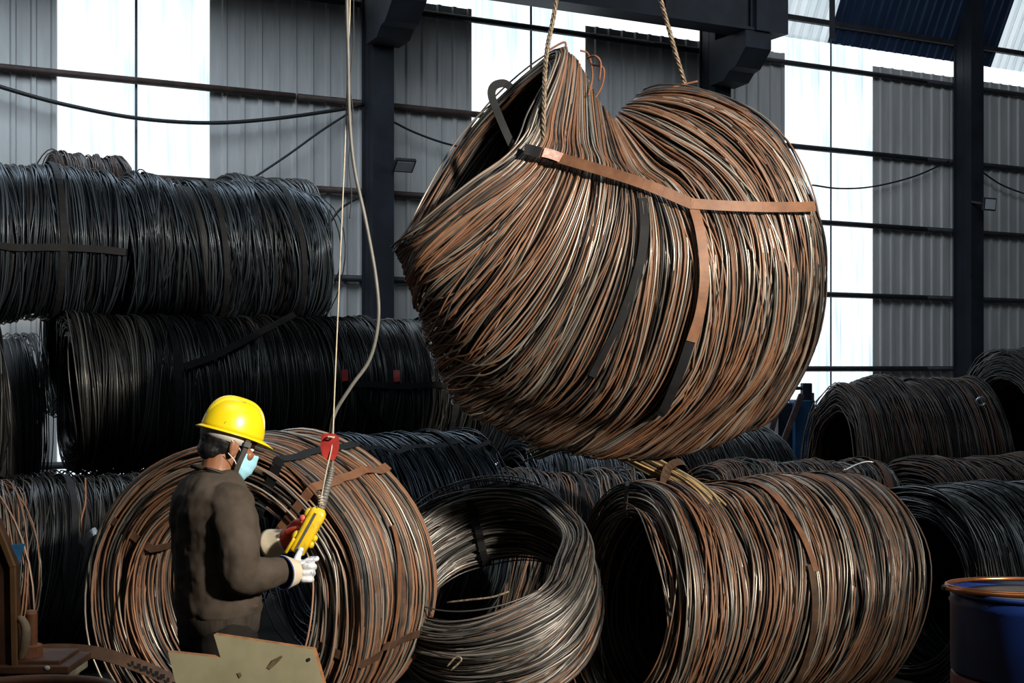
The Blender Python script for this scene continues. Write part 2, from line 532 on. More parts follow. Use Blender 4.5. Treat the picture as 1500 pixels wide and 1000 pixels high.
class Coil:
    def __init__(s, loops, s_in=0.7, nv=96, nu=40):
        """loops: (K,M,3) key loops along the coil"""
        loops = np.array(loops, float)
        K = len(loops)
        ring = np.stack([spline(l, nv, closed=True) for l in loops])           # K,nv,3
        G = np.stack([spline(ring[:, j], nu) for j in range(nv)], 1)            # nu,nv,3
        s.G, s.nu, s.nv, s.s_in = G, nu, nv, s_in
        s.C = G.mean(1)
        s.root = None
        s.R = np.linalg.norm(G - s.C[:, None], axis=2).mean()
        s.L = np.linalg.norm(np.diff(s.C, axis=0), axis=1).sum()

    def at(s, u, v, sc=1.0):
        u = np.asarray(u, float); v = np.asarray(v, float) % 1.0
        uu = np.clip(u, 0, 1) * (s.nu - 1)
        i = np.minimum(uu.astype(int), s.nu - 2); fu = (uu - i)[..., None]
        vv = v * s.nv
        j = vv.astype(int) % s.nv; fv = (vv - np.floor(vv))[..., None]
        j1 = (j + 1) % s.nv
        G = s.G
        p = (G[i, j] * (1 - fu) + G[i + 1, j] * fu) * (1 - fv) + (G[i, j1] * (1 - fu) + G[i + 1, j1] * fu) * fv
        c = s.C[i] * (1 - fu) + s.C[i + 1] * fu
        over = (u - np.clip(u, 0, 1))[..., None]
        ax = np.where(over < 0, s.C[2] - s.C[0], s.C[-1] - s.C[-3]) * (s.nu - 1) / 2
        sc = np.asarray(sc, float)
        if sc.ndim:
            sc = sc[..., None]
        return c + (p - c) * sc + over * ax

    def wind(s, n_out, n_in, n_end, rad=0.0055, segs=64, sides=4, mat='wire_rusty', wob=0.02, seed=1,
             layer=0.03, ends=(1, 0.4), coh=0.012, stray=0.04, name='wire_windings', core=0.05, shade_pow=1.0, wave=0.004):
        rg = np.random.default_rng(seed)
        R, Lc = s.R, max(s.L, 0.2)
        u, sc0 = [], []
        # outer windings in clumps
        g = rg.gamma(1.3, 1.0, n_out); uo = np.cumsum(g); uo = (uo - uo[0]) / (uo[-1] - uo[0])
        u.append(uo); sc0.append(1 - np.abs(rg.normal(0, 1, n_out)) * layer / R * 0.7)
        if n_in:
            u.append(rg.uniform(0, 1, n_in)); sc0.append(s.s_in + np.abs(rg.normal(0, 1, n_in)) * layer / R * 0.7)
        for e, on in enumerate(ends):
            if on and n_end:
                ne = int(n_end * on)
                q = rg.uniform(0, 1, ne)
                u.append(np.abs(rg.normal(0, 0.025, ne)) if e == 0 else 1 - np.abs(rg.normal(0, 0.025, ne)))
                sc0.append(s.s_in + (1 - s.s_in) * q)
        u = np.concatenate(u)[:, None]; sc0 = np.concatenate(sc0)[:, None]
        n = len(u)
        v = (np.arange(segs) / segs)[None, :]
        ph = rg.uniform(0, 2 * PI, (n, 6))
        A = np.abs(rg.normal(0, wob, (n, 1))) / Lc
        uu = u + A * np.sin(2 * PI * v + ph[:, 0:1]) + 0.4 * A * np.sin(4 * PI * v + ph[:, 1:2])
        p1, p2, p3 = rg.uniform(0, 6.28, 3)
        uu += coh / Lc * (np.sin(9 * u * Lc + 2 * PI * v + p1) + np.sin(23 * u * Lc - 4 * PI * v + p2) * 0.6 + np.sin(41 * u * Lc + 6 * PI * v + p3) * 0.35)
        B = np.abs(rg.normal(0, wave, (n, 1))) / R
        ss = sc0 + B * np.sin(2 * PI * v + ph[:, 2:3]) + 0.35 * B * np.sin(6 * PI * v + ph[:, 3:4])
        st = rg.uniform(0, 1, (n, 1)) < stray
        uu += np.where(st, rg.normal(0, 0.05, (n, 1)) / Lc * np.sin(2 * PI * v + ph[:, 5:6]), 0)
        ss += np.where(st, 0.012 / R * (0.5 + 0.5 * np.sin(2 * PI * v + ph[:, 1:2])), 0)
        paths = s.at(uu, v + 0 * uu, ss)
        rads = rad * rg.uniform(0.85, 1.12, n)
        V, Q = tubes(paths, rads, sides)
        shade = np.repeat(rg.uniform(0, 1, n) ** shade_pow, segs * sides)
        midx = np.zeros(len(Q), int)
        # solid core in place of the deeper windings, dark as the shaded gaps
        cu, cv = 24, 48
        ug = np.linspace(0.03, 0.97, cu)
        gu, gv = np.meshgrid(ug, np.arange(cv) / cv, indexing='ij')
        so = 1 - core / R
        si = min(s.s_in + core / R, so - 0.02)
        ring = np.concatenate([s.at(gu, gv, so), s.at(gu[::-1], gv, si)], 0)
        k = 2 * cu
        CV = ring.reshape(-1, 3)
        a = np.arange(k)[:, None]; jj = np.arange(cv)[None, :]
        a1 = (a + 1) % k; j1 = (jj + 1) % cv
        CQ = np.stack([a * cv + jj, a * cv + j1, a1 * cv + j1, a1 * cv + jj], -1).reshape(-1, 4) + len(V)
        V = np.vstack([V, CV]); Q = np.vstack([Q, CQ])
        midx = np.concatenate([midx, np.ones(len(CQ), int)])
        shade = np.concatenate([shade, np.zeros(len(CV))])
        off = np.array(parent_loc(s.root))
        me = np_mesh(name, V - off, Q, [mat, 'core_gap_shade'], midx, shade)
        o = link(name, me, s.root)
        o['kind'] = 'stuff'
        return o

    def name(s, label, cat='wire coil', name='wire_rod_coil', group=None):
        c = s.G.reshape(-1, 3)
        s.root = thing(name, label, cat, (s.C[:, 0].mean(), s.C[:, 1].mean(), c[:, 2].min()), group)
        return s

    def hoop(s, u, mat='strap_gap_black', width=0.032, lift=0.008, name='binding_strap', v0=0, v1=1, du=0.0, n=64):
        closed = v1 - v0 >= 1
        v = np.linspace(v0, v1, n, endpoint=not closed)
        u_ = u + du * np.linspace(0, 1, n)
        p = s.at(u_, v, 1 + lift / s.R); q = s.at(u_, v, 0.5)
        return MB().ribbon(p, p - q, width, closed=closed).build(name, mat, s.root)

    def band(s, v, mat='strap_gap_black', width=0.032, lift=0.008, name='binding_strap', dv=0.0, n=20):
        """strap along the coil, over both ends and back through the bore"""
        u = np.linspace(-0.02, 1.02, n)
        so = 1 + lift / s.R; si = s.s_in - 2.2 * lift / s.R
        vo = v + dv * np.linspace(0, 1, n)
        a = s.at(u, vo, so); b_ = s.at(u[::-1], vo[::-1], si)
        ca = s.at(u, vo, 0.0)
        e1 = s.at(np.full(4, 1.03), np.full(4, v + dv), np.linspace(so - 0.04, si + 0.04, 4))
        e0 = s.at(np.full(4, -0.03), np.full(4, v), np.linspace(si + 0.04, so - 0.04, 4))
        ax = s.C[-1] - s.C[0]; ax = ax / np.linalg.norm(ax)
        p = np.vstack([a, e1, b_, e0])
        nr = np.vstack([a - ca, np.tile(ax, (4, 1)), -(b_ - ca[::-1]), np.tile(-ax, (4, 1))])
        return MB().ribbon(p, nr, width, closed=True).build(name, mat, s.root)

    def front(s, px, py):
        """nearest point of the coil's skin in the direction of a pixel"""
        g = s.G.reshape(-1, 3)
        x = 750 + F * g[:, 0] / g[:, 1]; y = HZ - F * (g[:, 2] - CAMZ) / g[:, 1]
        d = (x - px) ** 2 + (y - py) ** 2
        k = np.argsort(d)[:14]
        near = g[k, 1].min()
        sel = k[g[k, 1] < near + 0.12]
        w = 1 / (d[sel] + 4)
        return (g[sel, 1] * w).sum() / w.sum()

    def strap_px(s, pts, mat, width=0.032, lift=0.016, n=30, name='binding_strap', depth=None):
        dd = [s.front(*p) - lift for p in pts] if depth is None else depth
        w = np.array([P(p[0], p[1], d) for p, d in zip(pts, dd)])
        w = spline(w, n)
        c = s.G.reshape(-1, 3).mean(0)
        return MB().ribbon(w, (w - c) * 0.4 + np.array([0, -0.5, 0]), width).build(name, mat, s.root)


def cyl(center, az, R, L, el=0.0, s_in=0.68, squash=0.0, lean=0.0, bulge=None, K=9, M=16, axis=None, rough=0.015, seed=0, keep_up=None):
    """key loops of a coil lying with its axis at azimuth az (degrees from +X towards +Y)"""
    rg = np.random.default_rng(seed + 500)
    if axis is None:
        a = np.array([math.cos(math.radians(az)) * math.cos(math.radians(el)), math.sin(math.radians(az)) * math.cos(math.radians(el)), math.sin(math.radians(el))])
    else:
        a = np.array(axis, float); a /= np.linalg.norm(a)
    e1 = np.array([0, 0, 1.0]) - a * a[2]; e1 /= np.linalg.norm(e1)
    e2 = np.cross(a, e1)
    out = []
    for k in range(K):
        u = k / (K - 1)
        r = R * (1 + (bulge(u) if bulge else 0.0))
        th = 2 * PI * np.arange(M) / M
        rr = r * (1 + rg.normal(0, rough, M) * 0.8)
        dx = rg.normal(0, rough * R, 2)
        c, s_ = np.cos(th), np.sin(th)
        up = rr * c * (1 - squash) + dx[0]
        sd = rr * s_ * (1 + squash * 0.5) + dx[1]
        off = (u - 0.5) * L + lean * c + rg.normal(0, rough * R * 0.6)
        out.append(np.array(center)[None] + a[None] * off[:, None] + e1[None] * up[:, None] + e2[None] * sd[:, None])
    return np.array(out)

# ------------------------------------------------------------------ the hall
TW = Vector((0.8788, 0.4772, 0)); NW = Vector((0.4772, -0.8788, 0)); W0 = Vector((0, 23.45, 0))
ROTW = Matrix((TW, -NW, Vector((0, 0, 1)))).transposed().to_euler()
SHW = 1.125


def W(s_, z, off=0.0):
    return W0 + TW * s_ + NW * off + Vector((0, 0, z))


def struct(o):
    o['kind'] = 'structure'
    return o


# floor, roof and the walls out of the frame
def slab(name, corners, th, mat):
    vs = [Vector(c) for c in corners] + [Vector(c) + Vector(th) for c in corners]
    return struct(link(name, raw_mesh(name, vs, [(0, 1, 2, 3), (7, 6, 5, 4), (0, 4, 5, 1), (1, 5, 6, 2), (2, 6, 7, 3), (3, 7, 4, 0)], mat)))


S0, S1, D1 = -19.9, 18.35, 36.0
slab('floor', [W(S0, 0, 0), W(S1, 0, 0), W(S1, 0, D1), W(S0, 0, D1)], (0, 0, -0.2), 'concrete')
slab('ceiling', [W(S0, 10.95, 0.9), W(S1, 10.95, 0.9), W(S1, 10.95, D1), W(S0, 10.95, D1)], (0, 0, 0.1), 'roof_sheet')
slab('wall_left', [W(S0, 0, 0), W(S0, 0, D1), W(S0, 11, D1), W(S0, 11, 0)], tuple(TW * -0.1), 'hall_wall')
slab('wall_right', [W(S1, 0, 0), W(S1, 0, D1), W(S1, 11, D1), W(S1, 11, 0)], tuple(TW * 0.1), 'hall_wall')
slab('wall_front', [W(S0, 0, D1), W(S1, 0, D1), W(S1, 11, D1), W(S0, 11, D1)], tuple(NW * 0.1), 'hall_wall')


def sheet_mesh(name, h, mat, w=SHW, ribs=4):
    prof = []
    p = w / ribs
    for r in range(ribs):
        x = r * p
        prof += [(x, 0), (x + p * 0.64, 0), (x + p * 0.72, 0.035), (x + p * 0.92, 0.035)]
    prof += [(w, 0)]
    # local x along the wall, y outward from the hall, so ribs stand into the hall
    vs, fs = [], []
    for x, d in prof:
        vs += [(x, -d, 0), (x, -d, h)]
    for i in range(len(prof) - 1):
        fs.append((2 * i, 2 * i + 2, 2 * i + 3, 2 * i + 1))
    return raw_mesh(name, vs, fs, mat)


wall_back = bpy.data.objects.new('wall_back', None)
COL.objects.link(wall_back)
wall_back.location = W0
wall_back.rotation_euler = ROTW
struct(wall_back)
WALL_TOP, EAVE = 7.92, 8.24
me_steel = sheet_mesh('wall_sheet', WALL_TOP, 'steel_sheet')
me_trans = sheet_mesh('translucent_sheet', 8.05, 'fibreglass')
me_over = sheet_mesh('wall_sheet_over_opening', WALL_TOP - 1.75, 'steel_sheet')
me_under = sheet_mesh('wall_sheet_under_opening', 1.22, 'steel_sheet')
for j in range(-18, 16):
    x = 0.35 + SHW * j
    if j % 6 in (5, 0):
        o = link('translucent_sheet', me_trans, wall_back, (x, 0.0, 0.25))
        o['label'] = 'translucent daylight sheet'
    elif j in (9, 10):
        link('wall_sheet', me_over, wall_back, (x, 0, 1.75))
        link('wall_sheet', me_under, wall_back, (x, 0, 0))
    else:
        link('wall_sheet', me_steel, wall_back, (x, 0, 0))
# the lapped joint in the middle of every pair of translucent sheets
for k in range(-2, 2):
    x = 0.35 + 6 * SHW * k
    link('lap_joint', raw_mesh('lap_joint', [(x - .02, -.04, .25), (x + .02, -.04, .25), (x + .02, -.04, 8.3), (x - .02, -.04, 8.3),
                                             (x - .02, -.045, .25), (x + .02, -.045, .25), (x + .02, -.045, 8.3), (x - .02, -.045, 8.3)],
                               [(0, 1, 2, 3), (7, 6, 5, 4), (0, 4, 5, 1), (1, 5, 6, 2), (2, 6, 7, 3), (3, 7, 4, 0)], 'lap_seal'), wall_back)
# horizontal girts, a length per bay
for i, z in enumerate((0.45, 1.85, 3.3, 4.7, 6.13, 7.72)):
    for k in range(-3, 3):
        x0 = 3.95 - 1.12 + 6.75 * (k - 1) + 0.02
        g = MB()
        g.tube([(x0, -0.11, z), (x0 + 6.71, -0.11, z)], 0.055, 8)
        me = raw_mesh('girt', g.v, g.f, 'girt_rust' if i in (3, 4) and k < 1 else 'girt_steel', True)
        link('girt', me, wall_back)

# steep upper cladding above the open strip under the eave
ceil_upper = bpy.data.objects.new('trim_1', None)
COL.objects.link(ceil_upper)
ceil_upper.location = W0 + Vector((0, 0, EAVE)) + NW * 0.02
ceil_upper.rotation_euler = ROTW
struct(ceil_upper)
LEN_UP = 3.05
me_ub = sheet_mesh('upper_sheet', LEN_UP, 'blue_sheet', ribs=5)
me_ut = sheet_mesh('upper_translucent_sheet', LEN_UP, 'fibreglass_dirty', ribs=5)
for j in range(-18, 16):
    x = 0.35 + SHW * j
    tr_ = j % 6 in (4, 5)
    o = link('upper_translucent_sheet' if tr_ else 'upper_sheet', me_ut if tr_ else me_ub, ceil_upper, (x - 0.08, 0, 0))
    o.rotation_euler = (math.radians(26), 0, 0)
g = MB().bar((-19, -0.2, 0.32), (16, -0.2, 0.32), 0.1, 0.1)
link('purlin', raw_mesh('purlin', g.v, g.f, 'girt_steel'), ceil_upper)
g = MB().bar((-19, -0.75, 1.5), (16, -0.75, 1.5), 0.1, 0.1)
link('purlin', raw_mesh('purlin', g.v, g.f, 'girt_steel'), ceil_upper)


# steel columns with crane brackets
def column(s_, label, bracket=True):
    base = W(s_, 0, 0.45)
    root = thing('steel_column', label, 'column', base, 'steel columns along the sheeted wall')
    M = Matrix((TW, NW, Vector((0, 0, 1)))).transposed()
    MB().box(base + Vector((0, 0, 5.3)), (0.32, 0.03, 10.6), M).build('web_plate', 'dark_steel', root)
    for sd in (-1, 1):
        MB().box(base + NW * (0.22 * sd) + Vector((0, 0, 5.3)), (0.36, 0.03, 10.6), M).build('flange', 'dark_steel', root)
    for sd in (-1, 1):
        MB().box(base + TW * (0.14 * sd) + Vector((0, 0, 5.3)), (0.03, 0.42, 10.6), M).build('side_plate', 'dark_steel', root)
    MB().box(base + Vector((0, 0, 0.02)), (0.6, 0.7, 0.04), M).build('base_plate', 'dark_steel', root)
    if bracket:
        # corbel: stepped plate profile extruded along the wall
        pr = [(0.2, 6.95), (0.62, 6.98), (0.78, 7.12), (0.95, 7.16), (1.25, 7.45), (1.25, 7.74), (0.2, 7.74)]
        rings = []
        for dx in (-0.28, 0.28):
            rings.append([base + TW * dx + NW * a + Vector((0, 0, z)) for a, z in pr])
        MB().rings(rings).build('crane_bracket', 'dark_steel', root)
    return root


column(-2.68, 'dark steel column with crane bracket behind the pendant cable')
column(3.98, 'dark steel column whose bracket shows above the hanging coil')
column(10.42, 'tall dark steel column near the right edge beside the small bright opening', False)

# crane runway girder under the eave
gr = thing('crane_girder', 'dark overhead crane girder crossing the top above the hanging coil', 'girder', W(-8, 7.55, 1.45))
e0, e1 = -12.0, 4.45
for z, h, w in ((7.78, 0.05, 0.5), (9.1, 0.05, 0.5)):
    MB().bar(W(e0, z, 1.45), W(e1, z, 1.45), w, h).build('flange', 'dark_steel', gr)
MB().bar(W(e0, 8.44, 1.45), W(e1, 8.44, 1.45), 0.3, 1.3).build('girder_box', 'dark_steel', gr)
for s_ in np.arange(-10.5, 6.3, 1.8):
    MB().bar(W(s_, 7.8, 1.65), W(s_, 9.08, 1.65), 0.02, 0.12, up=TW).build('stiffener', 'dark_steel', gr)
MB().box(W(e1 - 0.2, 8.5, 1.45), (0.7, 0.6, 1.5), Matrix((TW, NW, Vector((0, 0, 1)))).transposed()).build('end_carriage', 'dark_steel', gr)


# floodlights on the columns
def floodlight(loc, aim, label, tilt):
    root = thing('floodlight', label, 'floodlight', loc, 'floodlights fixed to the columns')
    l = Vector(loc)
    a = Vector(aim).normalized()
    side = a.cross(Vector((0, 0, 1))).normalized()
    up = side.cross(a)
    M = Matrix((side, a, up)).transposed()
    hs = MB().box(l, (0.34, 0.06, 0.26), M).build('housing', 'girt_steel', root, bevel=0.01)
    MB().box(l + a * 0.033, (0.28, 0.006, 0.2), M).build('lens', 'lamp_glass', hs)
    MB().bar(l - a * 0.03, l - a * 0.03 + Vector(tilt), 0.04, 0.04).build('bracket', 'girt_steel', root)


floodlight(P(592, 242, 21.6), (0.25, -0.55, -0.75), 'small floodlight on the column left of the hanging coil', (-0.28, 0.1, 0.1))
floodlight(P(1449, 299, 27.6), (0.45, -0.85, -0.1), 'small floodlight on the column at the right edge', (-0.3, 0.1, 0.06))

# cables along the wall
def cable(name, pts, r, mat, label, n=40, cat='cable', group=None):
    w = spline(pts, n)
    o = MB().tube(w, r, 6).build(name, mat, None, True, origin=w[0])
    return tag(o, label, cat, group)


def wall_Y(px, off=0.25):
    k = (px - 750) / F
    x = k * (23.45) / (1 - k * 0.543)
    return 23.45 + 0.543 * x - off * 1.1


def wpts(l, off=0.25):
    return PP([(x, y, wall_Y(x, off)) for x, y in l])


cable('wall_cable', wpts([(-60, 108), (0, 127), (90, 152), (200, 173), (305, 180), (400, 174), (500, 160), (532, 152)]), 0.032, 'cable_black', 'black cable sagging across the bright left window')
cable('wall_cable', wpts([(360, 268), (420, 228), (470, 192), (512, 165)]), 0.02, 'cable_black', 'thin cable rising diagonally to the column from the top coils')
cable('wall_cable', wpts([(480, 330), (500, 305), (532, 285)]), 0.02, 'cable_black', 'short cable below the rusty girt left of the column')
cable('wall_cable', wpts([(575, 178), (610, 195), (660, 212), (720, 222)]), 0.018, 'cable_black', 'thin cable drooping right of the bracket column')
cable('wall_cable', wpts([(1190, 271), (1230, 276), (1280, 273), (1340, 258), (1390, 236)]), 0.018, 'cable_black', 'thin cable sagging across the bright right window')
cable('wall_cable', wpts([(1436, 250), (1470, 272), (1520, 290)]), 0.018, 'cable_black', 'thin cable right of the tall column by the floodlight')

# ------------------------------------------------------------------ the hanging coil
YH = 6.6
fronts = [
    [(825, 68), (803, 150), (772, 226), (690, 290), (620, 346), (596, 366)],
    [(833, 76), (815, 170), (800, 240), (712, 330), (632, 398), (610, 416)],
    [(846, 88), (838, 190), (832, 252), (768, 370), (680, 462), (648, 490)],
    [(860, 112), (864, 200), (872, 262), (826, 400), (742, 530), (695, 568)],
    [(874, 140), (888, 218), (906, 270), (886, 400), (818, 552), (758, 605)],
    [(888, 162), (914, 232), (942, 280), (944, 400), (890, 562), (822, 625)],
    [(898, 172), (938, 240), (985, 290), (1006, 400), (964, 560), (892, 636)],
    [(904, 170), (958, 222), (1030, 282), (1068, 400), (1040, 550), (968, 636)],
    [(910, 162), (980, 186), (1080, 262), (1128, 390), (1112, 530), (1046, 620)],
    [(920, 150), (1003, 148), (1110, 218), (1168, 350), (1164, 490), (1112, 588)],
    [(935, 138), (1012, 126), (1125, 175), (1190, 285), (1206, 410), (1180, 540)],
]
tips = [(584, 378), (602, 430), (627, 506), (664, 574), (714, 608), (768, 632), (830, 648), (895, 658), (966, 661), (1038, 648), (1106, 617)]
backs = {0: [(612, 325), (680, 205), (745, 128)], 1: [(640, 345), (715, 220), (785, 130)], 2: [(690, 410), (745, 260), (815, 140)]}
Dp = [0.26, 0.32, 0.42, 0.5, 0.56, 0.6, 0.62, 0.62, 0.58, 0.5, 0.42]
keys = []
for k, (fr, tp) in enumerate(zip(fronts, tips)):
    D = Dp[k]
    prof = [0.1, 0.55, 0.85, 1.0, 0.85, 0.5]
    # right end turns away from the camera
    Yc = YH + 0.16 * max(0, k - 5) / 5 - 0.05 * max(0, 3 - k) / 3
    loop = [P(x, y, Yc - D * q) for (x, y), q in zip(fr, prof)]
    loop.append(P(*tp, Yc))
    if k in backs:
        bk = backs[k]
    else:
        bk = [(0.9 * x + 0.1 * 910, 0.9 * y + 0.1 * 330) for x, y in (fr[3], fr[2], fr[1])]
    for (x, y), q in zip(bk, (0.85, 1.0, 0.7)):
        loop.append(P(x, y, Yc + D * q))
    loop = spline(np.array(loop), 18, closed=True)
    keys.append(loop)
hc = Coil(keys, s_in=0.8, nv=120, nu=60).name('large rusty wire rod coil hanging from two sling ropes', group=None)
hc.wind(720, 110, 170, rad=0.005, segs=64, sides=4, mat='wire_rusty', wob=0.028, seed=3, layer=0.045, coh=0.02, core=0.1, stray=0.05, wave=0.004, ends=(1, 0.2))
hc.strap_px([(770, 219), (800, 226), (860, 243), (940, 268), (1015, 299)], 'strap_rust', 0.05, lift=0.05)
hc.strap_px([(768, 218), (778, 220), (792, 224)], 'strap_gap_black', 0.052, lift=0.056, n=8)
hc.strap_px([(796, 223), (808, 226), (822, 231)], 'tag_pale', 0.045, lift=0.062, n=8, name='paint_mark')
hc.strap_px([(1012, 298), (1060, 301), (1120, 303), (1170, 303), (1194, 302)], 'strap_rust', 0.046, lift=0.05)
hc.strap_px([(1014, 296), (1026, 340), (1032, 400), (1026, 455), (1012, 500)], 'strap_rust', 0.045, lift=0.035)
hc.strap_px([(1012, 498), (996, 545), (975, 595), (965, 608)], 'strap_gap_black', 0.045, lift=0.03)
hc.strap_px([(942, 290), (944, 340), (934, 400), (905, 480), (868, 552)], 'strap_gap_black', 0.04, lift=0.004)  # no strap: black strip painting the shaded gap between the windings
fs = PP([(748, 128, 6.5), (738, 122, 6.5), (724, 126, 6.47), (720, 140, 6.45), (730, 168, 6.43), (742, 196, 6.42), (756, 226, 6.42)])
MB().ribbon(spline(fs, 30), np.tile([0.35, -0.9, 0.2], (30, 1)), 0.04).build('loose_strap', 'strap_gap_black', hc.root)
# wire ends standing off the top
for pts in ([(800, 76, 6.6), (826, 62, 6.6), (829, 72, 6.6)], [(868, 95, 6.55), (884, 100, 6.5), (882, 125, 6.5), (868, 150, 6.5)],
            [(860, 85, 6.55), (872, 82, 6.5), (880, 92, 6.5), (878, 118, 6.5)], [(850, 74, 6.6), (862, 80, 6.6), (868, 110, 6.5), (862, 140, 6.4)],
            [(985, 128, 6.6), (1005, 123, 6.6), (1022, 119, 6.6)], [(790, 640, 6.6), (775, 632, 6.55), (800, 610, 6.5), (860, 560, 6.2)]):
    MB().tube(spline(PP(pts), 16), 0.0055, 5).build('wire_end', 'bolt_rust', hc.root, True)

# sling ropes
def rope(pts, label, r=0.012, mat='rope_steel', n=60):
    w = spline(PP(pts), n)
    root = thing('sling_rope', label, 'rope', w[-1])
    # three twisted strands
    t = np.gradient(w, axis=0); t /= np.linalg.norm(t, axis=1)[:, None]
    d = np.concatenate([[0], np.cumsum(np.linalg.norm(np.diff(w, axis=0), axis=1))])
    w2 = np.stack([np.interp(np.linspace(0, d[-1], n * 4), d, w[:, i]) for i in range(3)], 1)
    dd = np.linspace(0, d[-1], n * 4)
    for k in range(3):
        a = dd * 75 + k * 2 * PI / 3
        q = w2 + r * 0.52 * (np.cos(a)[:, None] * np.array([1, 0, 0]) + np.sin(a)[:, None] * np.array([0, 1, 0]))
        MB().tube(q, r * 0.52, 5).build('strand', mat, root, True)
    return root


rope([(870, -330, 6.6), (815, 0, 6.58), (801, 76, 6.5), (797, 150, 6.38), (798, 222, 6.36), (812, 250, 6.5), (860, 262, 6.7)], 'steel sling rope going into the open left end of the hanging coil')
rope([(880, -330, 6.6), (968, 0, 6.62), (1003, 122, 6.66), (1012, 150, 6.8), (990, 200, 6.9)], 'steel sling rope behind the rounded right end of the hanging coil')

# ------------------------------------------------------------------ coils on the floor and in the stacks
def put(px, py, Y):
    return P(px, py, Y)


def lying(label, c, az, R, L, mat, n=(170, 60, 40), segs=30, sides=3, rad=0.006, seed=1, group=None, **kw):
    wk = {k: kw.pop(k) for k in list(kw) if k in ('wob', 'layer', 'coh', 'stray', 'ends', 'core', 'shade_pow', 'wave')}
    co = Coil(cyl(c, az, R, L, seed=seed, **kw), s_in=kw.get('s_in', 0.68)).name(label, group=group)
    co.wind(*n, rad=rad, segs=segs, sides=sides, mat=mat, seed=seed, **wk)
    return co


# the coil behind the worker, its open end to the camera
axF = np.array([0.36, 0.93, 0.04]); axF /= np.linalg.norm(axF)
cF = P(329, 880, 6.35) + axF * 0.36
f_ = lying('rusty coil standing open right behind the worker', cF, 0, 0.735, 0.72, 'wire_rusty', n=(270, 120, 210), segs=60, sides=4, rad=0.0056, seed=21, axis=axF,
           s_in=0.66, rough=0.010, wob=0.025, layer=0.03, coh=0.015, stray=0.06, wave=0.004)
f_.band(0.115, 'strap_rust', 0.045, lift=0.014)
f_.band(0.30, 'strap_brown', 0.04, lift=0.014)
f_.band(0.835, 'strap_brown', 0.04, lift=0.014)
f_.band(0.07, 'strap_gap_black', 0.05, lift=0.012)
f_.hoop(0.55, 'strap_rust', 0.035, lift=0.012, v0=0.18, v1=0.45, du=-0.2)

# the tilted coil whose bore opens upwards
axG = np.array([0.22, 0.60, -0.77]); axG /= np.linalg.norm(axG)
cG = P(704, 818, 7.0) + axG * 0.23
g_ = lying('grey coil tipped back so that its bore faces upward', cG, 0, 0.56, 0.46, 'wire_grey', n=(230, 110, 110), segs=60, sides=4, rad=0.0055, seed=22, axis=axG,
           s_in=0.78, rough=0.016, wob=0.03, layer=0.03, coh=0.02, stray=0.06, wave=0.004)
MB().tube(spline(PP([(655, 882, 6.6), (690, 878, 6.55), (722, 874, 6.55), (746, 866, 6.55)]), 14), 0.005, 5).build('wire_end', 'rope_steel', g_.root, True)
MB().tube(spline(PP([(655, 976, 6.4), (668, 962, 6.4), (676, 966, 6.4), (660, 982, 6.4)]), 14), 0.005, 5).build('wire_end', 'rope_steel', g_.root, True)
g_.band(0.93, 'strap_gap_black', 0.04)

# the long coil at the lower right
cH = P(1045, 875, 7.15)
h_ = lying('long rusty coil lying open to the left at the lower middle', P(1088, 867, 7.95), 27, 0.65, 1.6, 'wire_rusty', n=(420, 80, 90), segs=54, sides=4, rad=0.0056, seed=74,
           s_in=0.74, lean=0.10, rough=0.015, wob=0.035, layer=0.03, coh=0.025, stray=0.012, wave=0.004,
           bulge=lambda u: 0.05 * math.exp(-((u - 0.04) / 0.12) ** 2) - 0.06 * math.exp(-((u - 0.3) / 0.08) ** 2) + 0.02 * math.sin(3 * u))
h_.hoop(0.36, 'strap_rust', 0.042, lift=0.014, v0=-0.05, v1=0.2, du=0.12)
h_.hoop(0.46, 'strap_brown', 0.042, lift=0.014, v0=0.19, v1=0.95, du=0.22)
h_.band(0.44, 'strap_gap_black', 0.04)
h_.band(0.99, 'strap_brown', 0.04)

i_ = lying('dark coil with a red tag behind the blue drum', P(1425, 858, 8.5), 30, 0.63, 1.15, 'wire_dark', n=(230, 50, 50), segs=44, rad=0.006, seed=24, lean=0.12, rough=0.02, wob=0.04, stray=0.08)
i_.strap_px([(1371, 823), (1374, 829), (1378, 836)], 'tag_red', 0.05, lift=0.03, n=6, name='tag')
i_.strap_px([(1378, 837), (1383, 850), (1388, 862)], 'strap_bright', 0.04, lift=0.03, n=6)
i_.hoop(0.85, 'strap_gap_black', 0.035)

j_ = lying('weathered coil lying behind the long rusty coil', P(1125, 805, 9.6), 14, 0.62, 1.25, 'wire_mixed', n=(190, 50, 50), seed=25, lean=0.22, rough=0.02, wob=0.05, stray=0.1)
j_.hoop(0.93, 'strap_rust', 0.05)
MB().tube(spline(PP([(1235, 690, 8.6), (1255, 680, 8.6), (1270, 676, 8.6), (1280, 677, 8.6)]), 14), 0.007, 5).build('wire_end', 'silver', j_.root, True)
o_ = lying('rusty brown coil at the right edge under the dark coils', P(1425, 792, 10.3), 24, 0.64, 1.35, 'wire_brown', n=(200, 50, 50), seed=26, lean=0.15, wob=0.05, rough=0.02)
o_.hoop(0.3, 'strap_brown', 0.04)
p_ = lying('dark brown coil beside the blue machine post', P(1325, 697, 12.0), 6, 0.86, 1.25, 'wire_brown', n=(200, 50, 60), seed=27, wob=0.04, rough=0.02, s_in=0.7)
p_.hoop(0.6, 'strap_gap_black', 0.04)
q_ = lying('dark coil rising at the right edge below the bright opening', P(1560, 672, 12.4), 8, 1.0, 1.2, 'wire_dark', n=(160, 40, 40), seed=28, wob=0.05, rough=0.02, s_in=0.7)
q_.hoop(0.2, 'strap_gap_black', 0.04)
l_ = lying('blue black coil between the open rusty coil and the stack', P(575, 790, 8.5), 38, 0.66, 0.9, 'wire_blue', n=(170, 50, 60), seed=29, wob=0.04, lean=0.05)
